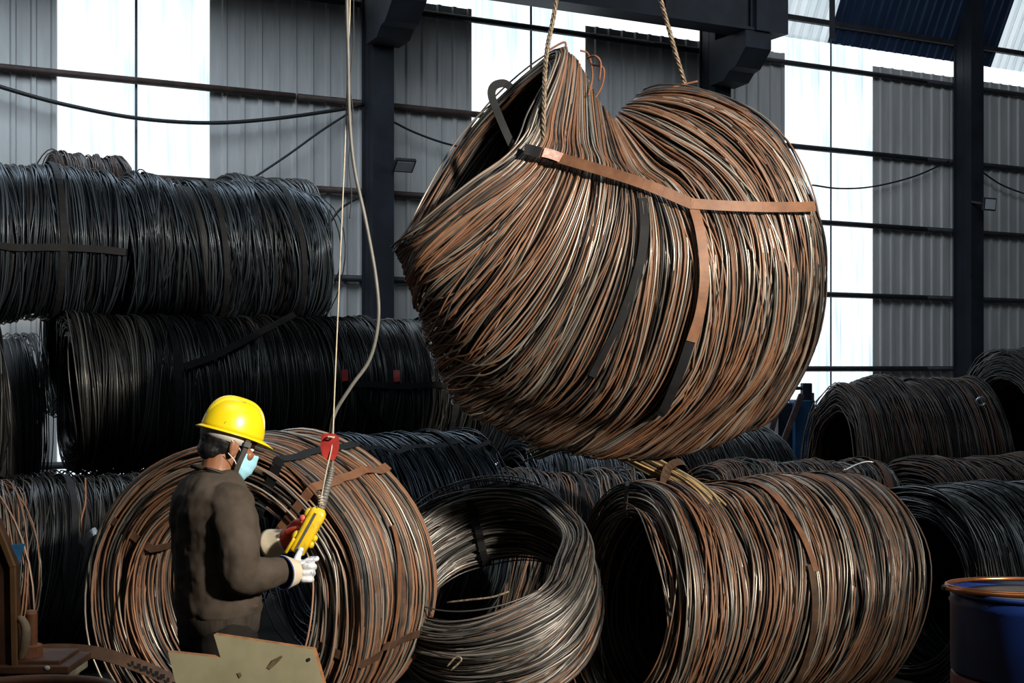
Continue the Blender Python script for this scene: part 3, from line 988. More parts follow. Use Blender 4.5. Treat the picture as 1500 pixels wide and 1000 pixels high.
l_.hoop(0.7, 'strap_gap_black', 0.045)
l_.band(0.08, 'strap_gap_black', 0.04)
n_ = lying('blue black coil just under the hanging coil', P(802, 776, 10.1), 22, 0.66, 0.72, 'wire_blue', n=(150, 40, 40), seed=30, wob=0.07, lean=0.2, rough=0.03)
n_.hoop(0.75, 'strap_gap_black', 0.04)
m_ = lying('low brown coil between the tipped coil and the blue black coils', P(800, 824, 8.9), 15, 0.60, 0.75, 'wire_mixed', n=(150, 50, 40), seed=31, wob=0.05, lean=0.16, rough=0.025)
m_.hoop(0.5, 'strap_gap_black', 0.035)
r_ = lying('dark coil deep in shade behind the hanging coil', P(1045, 742, 11.4), 24, 0.68, 0.9, 'wire_dark', n=(150, 30, 40), seed=32, wob=0.05)
r_.hoop(0.5, 'strap_gap_black', 0.035)

# loose bundle of strands lying across the coils
lb = thing('loose_wire_bundle', 'golden loose wire strands slung down across the middle coils', 'wire bundle', P(940, 690, 8.0))
rg = np.random.default_rng(5)
base = spline(PP([(780, 655, 8.5), (830, 638, 8.3), (880, 646, 8.1), (935, 674, 7.9), (990, 702, 7.75), (1025, 724, 7.6), (1045, 745, 7.5)]), 40)
paths = []
for k in range(70):
    o1, o2 = rg.normal(0, 1, 3) * np.array([0.02, 0.03, 0.035]), rg.normal(0, 1, 3) * np.array([0.03, 0.03, 0.022])
    f = np.linspace(0, 1, 40)[:, None]
    paths.append(base + o1 * (1 - f) * 1.4 + o2 * f + np.sin(f * rg.uniform(3, 8) + rg.uniform(0, 6)) * rg.normal(0, 0.008, 3))
V_, Q_ = tubes(np.array(paths), 0.006, 4, closed=False)
me = np_mesh('wire_strands', V_ - np.array(lb.location), Q_, ['wire_gold'], np.zeros(len(Q_)), np.repeat(rg.uniform(0, 1, 70), 160))
o = link('wire_strands', me, lb); o['kind'] = 'stuff'
bp = base[25]; MB().ribbon(spline(np.array([bp + (-.06, -.1, -.1), bp + (-.03, -.1, .05), bp + (.05, -.07, .09), bp + (.12, .05, .02)]), 14),
                           np.tile([0, -.7, .7], (14, 1)), 0.05).build('tie_strap', 'strap_brown', lb)

# --- the stack on the left: three rows
SD = np.array([0.8788, 0.4772, 0.0])
A0 = P(100, 575, 10.0); A0[2] = 1.67


def row(label, s0, L, z, back, R, mat, seed, n=(230, 70, 60), straps=(), **kw):
    c = A0 + SD * (s0 + L / 2) + np.array([-0.4772, 0.8788, 0]) * back
    c[2] = z
    co = lying(label, c, 28.5, R, L - 0.03, mat, n=n, seed=seed, **kw)
    for q in straps:
        co.hoop(q, 'strap_gap_black', 0.045, lift=0.012)
    return co


k = dict(wob=0.022, coh=0.02, rough=0.016, stray=0.05)
r2a = row('dark coil with an open left end above the worker', 0.0, 1.92, 1.67, 0, 0.60, 'wire_dark', 41, n=(330, 80, 80), straps=(0.34,), **k)
r2a.strap_px([(270, 537), (320, 518), (380, 487), (432, 460)], 'strap_gap_black', 0.05, lift=0.04)
r2b = row('dark coil crossed by a level strap with red tags behind the pendant cable', 1.95, 1.15, 1.67, 0, 0.60, 'wire_dark', 42, straps=(0.3, 0.8), **k)
r2b.band(0.235, 'strap_gap_black', 0.045, lift=0.02)
r2b.strap_px([(524, 568), (545, 602), (570, 636)], 'strap_gap_black', 0.05, lift=0.04)
for x, y in ((505, 550), (581, 551)):
    r2b.strap_px([(x, y - 9), (x, y), (x + 1, y + 8)], 'tag_red', 0.05, lift=0.03, n=6, name='tag')
r2b.strap_px([(450, 570), (458, 568), (466, 567)], 'strap_bright', 0.05, lift=0.04, n=6, name='strap_seal')
r2c = row('blue grey coil at the right end of the middle stack row', 3.12, 1.05, 1.66, 0, 0.60, 'wire_blue', 43, straps=(0.5,), **k)
r2c.band(0.24, 'strap_gap_black', 0.045, lift=0.02)
r2c.strap_px([(641, 583), (650, 580), (660, 579)], 'strap_bright', 0.05, lift=0.04, n=6, name='strap_seal')
r2z = row('shaded coil end at the left edge of the middle stack row', -1.80, 1.3, 1.64, 0, 0.58, 'wire_dark', 44, straps=(0.7,), **k)
r3d = row('dark coil with a level strap at the left end of the top row', -1.15, 1.5, 2.79, 0.35, 0.59, 'wire_blue', 45, n=(260, 60, 60), straps=(0.28, 0.72), **k)
r3d.band(0.27, 'strap_gap_black', 0.05, lift=0.02)
r3e = row('dark coil at the right end of the top stack row', 0.42, 1.62, 2.78, 0.35, 0.58, 'wire_blue', 46, n=(290, 70, 60), straps=(0.42, 0.82),
          wob=0.03, coh=0.03, rough=0.02, stray=0.06, lean=-0.06, bulge=lambda u: -0.10 * math.exp(-(u / 0.08) ** 2) - 0.10 * max(0, u - 0.75) / 0.25)
row('coil hump showing behind the top row before the bright window', 0.12, 0.62, 3.06, 1.5, 0.6, 'wire_brown', 47, n=(110, 30, 40), **k)
row('coil hump showing above the right end of the top row', 1.6, 0.75, 2.98, 1.55, 0.6, 'wire_dark', 48, n=(120, 30, 40), **k)
row('coil in deep shade behind the gap at the left edge of the stack', -2.4, 2.4, 1.35, 1.5, 0.8, 'wire_dark', 53, n=(150, 30, 30), **k)
row('coil in deep shade behind the joint of the middle row', 0.1, 2.1, 2.02, 1.35, 0.6, 'wire_dark', 55, n=(120, 20, 30), **k)
row('coil in deep shade behind the right end of the bottom row', 3.25, 1.1, 0.51, 0.2, 0.5, 'wire_dark', 56, n=(130, 20, 30), **k)
row('coil in deep shade behind the bottom row at the left edge', -2.0, 1.7, 0.55, 0.1, 0.54, 'wire_dark', 54, n=(130, 30, 30), **k)
row('bottom row coil in deep shade under the open dark coil', -0.2, 1.6, 0.55, 0.1, 0.54, 'wire_dark', 49, n=(150, 40, 40), **k)
row('bottom row coil in deep shade under the strapped coil', 1.6, 1.5, 0.55, 0.1, 0.54, 'wire_dark', 50, n=(150, 30, 40), **k)
s_ = lying('low dark coil left of the worker', P(60, 838, 8.4), 30, 0.58, 1.15, 'wire_dark', n=(200, 60, 60), seed=51, wob=0.04, lean=0.08)
s_.hoop(0.55, 'strap_gap_black', 0.04)
MB().tube(spline(PP([(125, 700, 7.9), (125, 735, 7.85), (119, 762, 7.8), (121, 790, 7.8), (118, 805, 7.8)]), 20), 0.006, 5).build('wire_end', 'bolt_rust', s_.root, True)
MB().ribbon(spline(PP([(116, 806, 7.75), (122, 795, 7.72), (132, 782, 7.72), (142, 776, 7.74)]), 12), np.tile([0, -1, .2], (12, 1)), 0.04).build('strap_end', 'strap_bright', s_.root)
t_ = lying('rusty coil cut by the left edge beside the rusty plate', P(-110, 862, 7.2), 30, 0.56, 0.8, 'wire_rusty', n=(150, 40, 40), seed=52, wob=0.05, stray=0.1)
t_.hoop(0.5, 'strap_gap_black', 0.04)

# ------------------------------------------------------------------ machine by the wall
mc = thing('machine_post', 'blue steel machine post with leaning bars under the right window', 'machine', P(1170, 690, 13.2) * np.array([1, 1, 0]))
YM = 13.2


def mbox(px0, py0, px1, py1, Y, d, name, mat, down=False):
    a, b_ = P(px0, py0, Y), P(px1, py1, Y)
    z0 = 0.0 if down else b_[2]
    return MB().box(((a[0] + b_[0]) / 2, Y + d / 2, (a[2] + z0) / 2), (b_[0] - a[0], d, a[2] - z0)).build(name, mat, mc, bevel=0.008)


mbox(1164, 586, 1194, 680, YM, 0.3, 'post', 'machine_blue', True)
mbox(1140, 590, 1162, 680, YM + 0.12, 0.3, 'post', 'machine_navy', True)
mbox(1176, 561, 1190, 588, YM + 0.02, 0.12, 'post_cap', 'machine_navy')
mbox(1150, 566, 1178, 571, YM + 0.05, 0.08, 'cross_bar', 'machine_navy')
mbox(1190, 575, 1193, 600, YM - 0.05, 0.03, 'rod', 'girt_steel')
mbox(1190, 655, 1222, 690, YM + 0.05, 0.3, 'machine_base', 'machine_blue', True)
for a, b_ in (((1174, 578, YM - 0.15), (1136, 676, YM - 0.35)), ((1141, 590, YM - 0.02), (1116, 680, YM - 0.35))):
    p0, p1 = P(*a), P(*b_)
    p1 = p0 + (p1 - p0) * (p0[2] / (p0[2] - p1[2])) * 0.99
    MB().bar(p0, p1, 0.05, 0.05, up=(0, 1, 0)).build('leaning_bar', 'rust_bar', mc)
st = P(1213, 574, 13.4)
rk = thing('steel_stand', 'thin black steel upright with a low rail before the right window', 'stand', (st[0], st[1], 0))
MB().bar((st[0], st[1], 0), st, 0.04, 0.04, up=(0, 1, 0)).build('upright', 'girt_steel', rk)
MB().bar(P(1192, 600, 13.4), P(1216, 600, 13.4), 0.03, 0.03).build('rail', 'girt_steel', rk)
wp = P(1110, 667, 14.5)
o = MB().box((wp[0], wp[1], wp[2] / 2 + 0.0), (0.45, 0.5, wp[2])).build('pale_block', 'pale_violet', None, origin=(wp[0], wp[1], 0), bevel=0.03)  # plain pale violet block behind the bars
tag(o, 'pale crate behind the leaning bars', 'block')
# shackle on the dark coil at the right
sh = P(1437, 588, 11.35)
o = MB().tube([sh + np.array([0.035 * math.cos(a), 0, 0.035 * math.sin(a)]) for a in np.linspace(0.2, 6.0, 18)], 0.012, 6).build('steel_ring', 'strap_bright', None, True, origin=sh)
tag(o, 'small pale steel ring on the dark coil at the right', 'ring')

# ------------------------------------------------------------------ board in front of the worker
YB = 4.35
bd = thing('notched_board', 'grey green notched plywood board standing in front of the worker', 'board', P(365, 960, YB) * np.array([1, 1, 0]))
poly = [(246, 955), (323, 963), (313, 929), (459, 951), (473, 1000), (505, 1120), (535, 1380), (300, 1380), (272, 1060)]
pts = []
for x, y in poly:
    d = YB + (x - 246) / 230 * 0.12 - (y - 930) / 450 * 0.10
    p = P(x, y, d); p[2] = max(p[2], 0.0)
    pts.append(p)
th = np.array([0.006, 0.02, 0.002])
n = len(pts)
fs = [tuple(range(n)), tuple(range(2 * n - 1, n - 1, -1))] + [(i, i + n, (i + 1) % n + n, (i + 1) % n) for i in range(n)]
off = np.array(bd.location)
link('panel', raw_mesh('panel', [p - off for p in pts] + [p + th - off for p in pts], fs, ['plywood', 'plywood_edge'], midx=[0, 0] + [1] * n), bd)


def patch(px, py, name, mat, parent, dd, Y):
    c = P(px, py, Y)
    vs = [P(px + x, py + y, Y) - np.array(parent.location) for x, y in dd]
    vs2 = [v + np.array([0, 0.004, 0]) for v in vs]
    k_ = len(vs)
    return link(name, raw_mesh(name, vs + vs2, [tuple(range(k_)), tuple(range(2 * k_ - 1, k_ - 1, -1))] + [(i, i + k_, (i + 1) % k_ + k_, (i + 1) % k_) for i in range(k_)], mat), parent)


patch(452, 966, 'hole', 'cable_black', bd, [(2.6 * math.cos(a), 2.6 * math.sin(a)) for a in np.linspace(0, 2 * PI, 10, endpoint=False)], 4.442)
patch(402, 970, 'scuff', 'stain', bd, [(-12, 8), (-2, -4), (10, -10), (12, -8), (2, 3), (-6, 10)], 4.412)
patch(350, 990, 'scuff', 'stain', bd, [(-3, -4), (2, -5), (4, 0), (1, 3)], 4.386)

# steel band curving behind the board
bs = thing('steel_band', 'dark brown steel band arching behind the board at the bottom left', 'steel band', P(160, 980, 5.0))
q = spline(PP([(30, 956, 5.1), (80, 952, 5.05), (140, 956, 5.0), (200, 974, 4.95), (250, 998, 4.92), (300, 1040, 4.9)]), 30)
MB().ribbon(q, np.tile([0.15, -0.8, 0.6], (30, 1)), 0.05, 0.004).build('band', 'strap_brown', bs)
for i in range(9):
    a = q[17 + i] if 17 + i < 30 else q[-1]
    MB().box(a + np.array([0.0, -0.02, -0.012 + 0.02]), (0.010 + 0.004 * (i % 3), 0.002, 0.016)).build('stamp_mark', 'cable_black', bs)

# ------------------------------------------------------------------ rusty machine frame at the lower left
YF = 3.6
mf = thing('rusty_machine_frame', 'rusty steel frame with upright plate at the bottom left corner', 'machine frame', P(20, 1000, YF) * np.array([1, 1, 0]))
zt = P(0, 975, YF)[2]
# upright plate with a slanted shoulder, seen on its edge
poly = [(-60, 742), (-8, 762), (19, 830), (22, 990), (-60, 990)]
vs = [P(x, y, YF) - np.array(mf.location) for x, y in poly]
k_ = len(vs)
link('upright_plate', raw_mesh('upright_plate', vs + [v + np.array([0, 0.05, 0]) for v in vs],
     [tuple(range(k_)), tuple(range(2 * k_ - 1, k_ - 1, -1))] + [(i, i + k_, (i + 1) % k_ + k_, (i + 1) % k_) for i in range(k_)], 'rust_plate'), mf)
eg = PP([(-8, 762, YF - 0.01), (0, 782, YF - 0.01), (19, 830, YF - 0.01), (22, 985, YF - 0.01)])
for a, b_ in zip(eg[:-1], eg[1:]):
    MB().bar(a, b_, 0.012, 0.014, up=(0, 1, 0)).build('plate_edge', 'rust_edge', mf)


def fbox(px0, py0, px1, py1, y0, d, name, mat, bev=0.004):
    a, b_ = P(px0, py0, YF), P(px1, py1, YF)
    return MB().box(((a[0] + b_[0]) / 2, y0 + d / 2, (a[2] + b_[2]) / 2), (b_[0] - a[0], d, a[2] - b_[2])).build(name, mat, mf, bevel=bev)


fbox(-60, 967, 88, 975, YF - 0.0, 0.16, 'base_plate', 'rust_plate')
fbox(-60, 973, 105, 985, YF - 0.02, 0.19, 'base_plate', 'rust_plate')
fbox(35, 982, 105, 994, YF - 0.01, 0.15, 'packing_plate', 'pale_plate')
fbox(-80, 994, 62, 1600, YF + 0.01, 0.3, 'machine_bed', 'rust_plate')
# bead of paint on the plate
c = P(69, 978, YF - 0.022); MB().ball(c, (0.008, 0.003, 0.006)).build('paint_blob', 'white_tape', mf, True)
# rim of a round tub below
rim = [P(50, 1012, YF - 0.3) + np.array([0.19 * math.cos(a), 0.12 * math.sin(a), 0]) for a in np.linspace(0, 2 * PI, 40)]
MB().tube(rim, 0.014, 6).build('round_rim', 'rust_plate', mf, True)
# threaded stud with nut
sb_ = P(46, 968, YF + 0.06)
sb = thing('threaded_stud', 'rusty threaded stud with nut on the base plate at the bottom left', 'bolt', sb_)
prof = []
z1 = P(46, 896, YF + 0.06)[2] - sb_[2]
nt_ = 26
for i in range(nt_ + 1):
    z = 0.04 + (z1 - 0.045) * i / nt_
    prof += [(0.0165, z), (0.0145, z + (z1 - 0.045) / nt_ * 0.5)]
prof = [(0.014, 0.0)] + prof + [(0.0135, z1 + 0.004), (0.004, z1 + 0.005)]
MB().lathe(sb_, prof, 20).build('shank', 'bolt_rust', sb, True)
hexr = lambda r, z: [(sb_[0] + r * math.cos(PI / 3 * i + .3), sb_[1] + r * math.sin(PI / 3 * i + .3), sb_[2] + z) for i in range(6)]
MB().rings([hexr(0.030, 0.0), hexr(0.030, 0.042), hexr(0.026, 0.046)]).build('nut', 'bolt_rust', sb)
# blue film scrap and rag hooked on the plate
vs = PP([(6, 798, YF + 0.03), (36, 796, YF + 0.06), (27, 832, YF + 0.05), (22, 852, YF + 0.05), (18, 828, YF + 0.045)])
bf = link('plastic_scrap', raw_mesh('plastic_scrap', list(vs - vs[0]) + list(vs - vs[0] + np.array([0, 0.004, 0])), [(0, 1, 2, 3, 4), (9, 8, 7, 6, 5)] + [(i, i + 5, (i + 1) % 5 + 5, (i + 1) % 5) for i in range(5)], 'blue_film'), None, vs[0])
tag(bf, 'triangular scrap of blue plastic behind the rusty upright plate', 'plastic scrap')
w = spline(PP([(22, 912, YF + .02), (30, 906, YF + .0), (37, 918, YF), (37, 938, YF), (33, 955, YF + .01), (28, 966, YF + .02)]), 24)
rs = 0.006 + 0.010 * np.sin(np.linspace(0, PI, 24)) ** 0.8 * np.linspace(0.4, 1.0, 24)
o = MB().tube(w, rs, 8).build('cloth_strip', 'rag', None, True, origin=w[-1])
tag(o, 'twisted beige cloth strip hanging beside the threaded stud', 'cloth')

# ------------------------------------------------------------------ drums at the lower right
cD = P(1512, 865, 4.75)
RD = 0.272
zt, zb = cD[2], P(1512, 984, 4.75)[2]
rd = thing('red_drum', 'red steel drum under the blue drum at the bottom right', 'drum', (cD[0], cD[1], 0))
MB().lathe((cD[0], cD[1], 0), [(RD - .02, 0.0), (RD, 0.006), (RD, 0.27), (RD + .01, 0.285), (RD, 0.3), (RD, 0.56), (RD + .01, 0.575), (RD, 0.59), (RD, zb - 0.012), (RD - .006, zb - 0.002), (0.02, zb - 0.002)], 48).build('drum_body', 'drum_red', rd, True)
MB().tube([(cD[0] + RD * math.cos(a), cD[1] + RD * math.sin(a), 0.012) for a in np.linspace(0, 2 * PI, 48)], 0.008, 6).build('bottom_rim', 'drum_red', rd, True)
bd2 = thing('blue_drum', 'blue drum with torn white sticker at the bottom right', 'drum', (cD[0], cD[1], zb))
MB().lathe((cD[0], cD[1], zb), [(RD - .01, 0.0), (RD, 0.006), (RD, zt - zb - 0.05), (RD + .006, zt - zb - 0.04), (RD, zt - zb - 0.03), (RD, zt - zb), (RD - .02, zt - zb), (RD - .02, zt - zb - 0.02)], 56).build('drum_body', 'drum_blue', bd2, True)
MB().tube([(cD[0] + RD * math.cos(a), cD[1] + RD * math.sin(a), zt) for a in np.linspace(0, 2 * PI, 56)], 0.009, 6).build('top_rim', 'drum_blue', bd2, True)
MB().lathe((cD[0], cD[1], zt - 0.018), [(RD - .021, -0.01), (RD - .021, 0.0), (RD * .6, 0.004), (0.02, 0.004)], 40).build('lid', 'rubber', bd2, True)
# torn sticker: flakes that are left of it
rg = np.random.default_rng(9)
for i in range(26):
    a0 = -PI / 2 - 0.30 + 0.62 * rg.uniform(0, 1) ; z0 = rg.uniform(P(0, 944, 4.5)[2], P(0, 902, 4.5)[2])
    k_ = rg.integers(4, 7)
    base_ang = rg.uniform(0, 6.28)
    out_ = []
    for q in range(k_):
        an = base_ang + 2 * PI * q / k_
        rr = rg.uniform(0.005, 0.014)
        aa = a0 + rr * 1.3 * math.cos(an) / RD
        out_.append((aa, z0 + rr * math.sin(an)))
    vs = [np.array([cD[0] + (RD + .0015) * math.cos(a), cD[1] + (RD + .0015) * math.sin(a), z]) - np.array(bd2.location) for a, z in out_]
    vs += [np.array([cD[0] + (RD - .004) * math.cos(a), cD[1] + (RD - .004) * math.sin(a), z]) - np.array(bd2.location) for a, z in out_]
    link('sticker_flake', raw_mesh('sticker_flake', vs, [tuple(range(k_)), tuple(range(2 * k_ - 1, k_ - 1, -1))] + [(i_, i_ + k_, (i_ + 1) % k_ + k_, (i_ + 1) % k_) for i_ in range(k_)], 'white_tape'), bd2)
cp = thing('copper_tube_coil', 'coil of copper tube lying on the blue drum', 'copper tube', (cD[0], cD[1], zt))
pts = []
for a in np.linspace(-PI - 0.05, PI * 1.7, 110):
    k_ = (a + PI) / (2 * PI)
    pts.append((cD[0] - 0.02 + (0.285 - 0.016 * k_) * math.cos(a + 0.1), cD[1] + (0.25 - 0.016 * k_) * math.sin(a + 0.1) * 0.95, zt + 0.022 + 0.004 * math.sin(a) + 0.004 * k_ - 0.022 * (math.sin(a + 0.1) + 1) / 2))
MB().tube(pts, 0.008, 8).build('tube', 'copper', cp, True)
e = np.array(pts[0]); d = np.array(pts[0]) - np.array(pts[1]); d /= np.linalg.norm(d)
MB().tube([e - d * 0.004, e + d * 0.016], 0.0105, 8).build('end_cap', 'cable_black', cp, True)
MB().box((cD[0] + 0.0, cD[1] - 0.284, zt + 0.028), (0.03, 0.04, 0.045)).build('tape_wrap', 'white_tape', cp, bevel=0.006)

# ------------------------------------------------------------------ the worker
PB = np.array([-1.085, 5.02, 0.0])
PHI = math.radians(33)
EX = np.array([math.cos(PHI), math.sin(PHI), 0]); EY = np.array([-math.sin(PHI), math.cos(PHI), 0]); EZ = np.array([0, 0, 1.0])


def B(x, y, z):
    """body space: x forward, y to the worker's left, z up"""
    return PB + EX * x + EY * y + EZ * z


HC = B(0.045, 0, 1.572)
PITCH = math.radians(17); YAW = math.radians(-3)
hx = EX * math.cos(YAW) + EY * math.sin(YAW); hy = -EX * math.sin(YAW) + EY * math.cos(YAW)
HX = hx * math.cos(PITCH) - EZ * math.sin(PITCH); HY = hy; HZv = hx * math.sin(PITCH) + EZ * math.cos(PITCH)
HM = Matrix((Vector(HX), Vector(HY), Vector(HZv))).transposed()
BM = Matrix((Vector(EX), Vector(EY), Vector(EZ))).transposed()


def H(x, y, z):
    return HC + HX * x + HY * y + HZv * z


def organic(mb, name, mat, parent, voxel, smooth=6, origin=None, disp=()):
    o = mb.build(name, mat, parent, True, origin)
    md = o.modifiers.new('remesh', 'REMESH'); md.mode = 'VOXEL'; md.voxel_size = voxel; md.use_smooth_shade = True
    md = o.modifiers.new('smooth', 'SMOOTH'); md.factor = 0.5; md.iterations = smooth
    for sc_, st_ in disp:
        tx = bpy.data.textures.new('folds', 'CLOUDS'); tx.noise_scale = sc_; tx.noise_depth = 1
        md = o.modifiers.new('folds', 'DISPLACE'); md.texture = tx; md.strength = st_; md.mid_level = 0.5
        md.texture_coords = 'LOCAL'
    return o


def limb(mb, pts, rad, n=14, sub=5, wr=0.0, wf=9.0):
    m_ = (len(pts) - 1) * sub + 1
    p = spline(np.array(pts), m_)
    r = np.interp(np.linspace(0, len(pts) - 1, m_), np.arange(len(pts)), rad)
    if wr:
        r = r * (1 + wr * np.sin(np.linspace(0, wf * 2 * PI, m_)))
    mb.tube(p, list(r), n)
    mb.ball(p[0], r[0]); mb.ball(p[-1], r[-1])


def torso(mb, rows, n=28):
    R = []
    for z, cx, b_, a in rows:
        ring = []
        for j in range(n):
            t = 2 * PI * j / n
            c, s_ = math.cos(t), math.sin(t)
            e = 0.85
            ring.append(B(cx + b_ * math.copysign(abs(c) ** e, c), a * math.copysign(abs(s_) ** e, s_), z))
        R.append(ring)
    mb.rings(R)


RS, RE, RW = B(-0.01, -0.175, 1.375), B(-0.005, -0.245, 1.125), P(420, 838, 4.93)
LS, LE, LW = B(-0.01, 0.175, 1.375), B(0.06, 0.25, 1.13), P(398, 796, 5.2)
HPR, HPL = B(0.0, -0.09, 0.9), B(0.0, 0.09, 0.9)
KR, KL = B(0.03, -0.11, 0.48), B(0.03, 0.11, 0.48)
AR, AL = B(-0.03, -0.12, 0.09), B(-0.03, 0.12, 0.09)

body = MB()
torso(body, [(0.86, 0, 0.09, 0.14), (1.0, 0, 0.09, 0.14), (1.2, 0, 0.1, 0.15), (1.36, -0.01, 0.09, 0.16), (1.43, -0.015, 0.07, 0.12), (1.47, -0.012, 0.058, 0.062)])
limb(body, [B(-0.015, 0, 1.42), B(0.0, 0, 1.49), H(-0.025, 0, -0.03)], [0.064, 0.058, 0.058])
body.ball(H(0, 0, 0.035), (0.094, 0.076, 0.085), HM)
body.ball(H(0.03, 0, -0.045), (0.062, 0.06, 0.068), HM)
body.ball(H(0.068, 0, -0.092), (0.024, 0.03, 0.022), HM)
body.ball(H(0.097, 0, -0.022), (0.017, 0.013, 0.024), HM)
body.ball(H(0.092, 0, 0.0), (0.012, 0.010, 0.022), HM)
body.ball(H(0.076, 0, 0.022), (0.022, 0.056, 0.014), HM)
body.ball(H(0.085, 0, -0.058), (0.012, 0.026, 0.012), HM)
for sd in (-1, 1):
    body.ball(H(0.07, sd * 0.042, -0.022), (0.022, 0.022, 0.022), HM)
    body.ball(H(-0.002, sd * 0.079, -0.012), (0.021, 0.008, 0.034), HM @ Matrix.Rotation(sd * 0.35, 3, 'Z'))
    body.ball(H(-0.012, sd * 0.084, -0.004), (0.012, 0.008, 0.028), HM)
    body.ball(H(-0.004, sd * 0.081, -0.036), (0.010, 0.008, 0.012), HM)
limb(body, [RS, RE, RW], [0.05, 0.04, 0.028]); limb(body, [LS, LE, LW], [0.05, 0.04, 0.028])
limb(body, [HPR, KR, AR], [0.085, 0.055, 0.042]); limb(body, [HPL, KL, AL], [0.085, 0.055, 0.042])
for a in (AR, AL):
    limb(body, [a, a + EX * 0.1 - EZ * 0.045], [0.038, 0.032])
person = organic(body, 'person', 'skin', None, 0.006, 4, origin=PB)
tag(person, 'worker in dark brown sweater and yellow hard hat holding a yellow control box', 'person')
# eyes, mostly under the brim
for sd in (-1, 1):
    ey_ = MB().ball(H(0.079, sd * 0.031, 0.002), (0.011, 0.013, 0.009), HM).build('eye', 'mask_loop', person, True)
    MB().ball(H(0.087, sd * 0.031, 0.000), (0.005, 0.006, 0.006), HM).build('iris', 'hair', ey_, True)
    MB().tube(spline(np.array([H(0.093, sd * 0.012, 0.024), H(0.092, sd * 0.034, 0.03), H(0.078, sd * 0.055, 0.024)]), 10), 0.0045, 6).build('eyebrow', 'hair', person, True)

# sweater
sw = MB()
torso(sw, [(0.955, 0.004, 0.140, 0.192), (0.985, 0.004, 0.147, 0.200), (1.05, 0.002, 0.146, 0.203), (1.15, -0.002, 0.142, 0.203), (1.25, -0.008, 0.142, 0.208), (1.33, -0.014, 0.138, 0.212),
           (1.385, -0.016, 0.126, 0.206), (1.425, -0.016, 0.108, 0.168), (1.455, -0.015, 0.09, 0.118), (1.475, -0.012, 0.076, 0.083)])
limb(sw, [B(-0.012, -0.15, 1.365), RS + np.array([0, 0, -0.02]), B(-0.012, -0.235, 1.25), RE, RE * 0.5 + RW * 0.5, RW - (RW - RE) * 0.04],
     [0.082, 0.080, 0.072, 0.070, 0.062, 0.047], 18, 8, 0.03, 7)
limb(sw, [B(-0.012, 0.15, 1.365), LS + np.array([0, 0, -0.02]), B(0.01, 0.23, 1.25), LE, LE * 0.5 + LW * 0.5, LW - (LW - LE) * 0.04],
     [0.082, 0.080, 0.072, 0.068, 0.06, 0.046], 18, 8, 0.03, 7)
# big soft folds: across the back, at the elbow
for (x0, z0), (x1, z1), r in (((-0.13, 1.08), (0.02, 1.03), 0.016), ((-0.13, 1.16), (0.05, 1.12), 0.013), ((-0.12, 1.0), (0.08, 1.0), 0.014)):
    pts = [B(x0, -0.06, z0), B(x0 * .55 + x1 * .45, -0.175, (z0 + z1) / 2 - 0.01), B(x1, -0.19, z1)]
    limb(sw, pts, [r * .6, r, r * .5], 8)
organic(sw, 'sweater', 'sweater', person, 0.008, 4, disp=((0.11, 0.022), (0.045, 0.007)))
hb = MB(); torso(hb, [(0.895, 0.004, 0.128, 0.184), (0.90, 0.004, 0.134, 0.188), (0.93, 0.004, 0.137, 0.191), (0.962, 0.004, 0.141, 0.194), (0.968, 0.004, 0.136, 0.19)], 40)
hb.build('hem_band', 'sweater_rib', person, True)
col_ = [B(-0.014 + 0.076 * math.cos(a) + 0.0, 0.079 * math.sin(a), 1.474 - 0.022 * math.cos(a)) for a in np.linspace(0, 2 * PI, 40)]
MB().tube(col_, 0.0085, 8).build('collar', 'sweater_rib', person, True)
lan = [B(-0.02 + 0.085 * math.cos(a), 0.086 * math.sin(a), 1.476 - 0.03 * math.cos(a)) for a in np.linspace(-2.2, 0.2, 24)]
MB().tube(lan, 0.0035, 6).build('neck_cord', 'cable_black', person, True)
MB().ball(lan[-3], 0.007).build('cord_clip', 'silver', person, True)
# trousers and shoes
tr_ = MB()
torso(tr_, [(0.84, 0, 0.115, 0.17), (0.9, 0, 0.12, 0.175), (0.955, 0, 0.115, 0.17)])
limb(tr_, [HPR, B(0.02, -0.105, 0.68), KR, B(0.0, -0.115, 0.28), AR], [0.11, 0.1, 0.085, 0.08, 0.075], 16, 6, 0.02, 6)
limb(tr_, [HPL, B(0.02, 0.105, 0.68), KL, B(0.0, 0.115, 0.28), AL], [0.11, 0.1, 0.085, 0.08, 0.075], 16, 6, 0.02, 6)
organic(tr_, 'trousers', 'trousers', person, 0.009, 4, disp=((0.1, 0.015),))
pk = spline(np.array([B(0.075, -0.165, 0.91), B(0.10, -0.145, 0.86), B(0.11, -0.13, 0.8)]), 10)
MB().tube(pk, 0.005, 6).build('pocket_edge', 'trousers', person, True)
for a in (AR, AL):
    s_o = MB(); limb(s_o, [a + EX * -0.05 - EZ * 0.035, a + EX * 0.06 - EZ * 0.04, a + EX * 0.15 - EZ * 0.05], [0.052, 0.048, 0.036])
    organic(s_o, 'shoe', 'shoe', person, 0.008, 3)
# hair
hr = MB()
hr.ball(H(-0.028, 0, 0.018), (0.082, 0.0815, 0.088), HM)
hr.ball(H(-0.06, 0, -0.035), (0.048, 0.062, 0.045), HM)
for sd in (-1, 1):
    hr.ball(H(0.026, sd * 0.064, 0.022), (0.018, 0.016, 0.03), HM)
organic(hr, 'hair', 'hair', person, 0.005, 3, disp=((0.012, 0.006),))
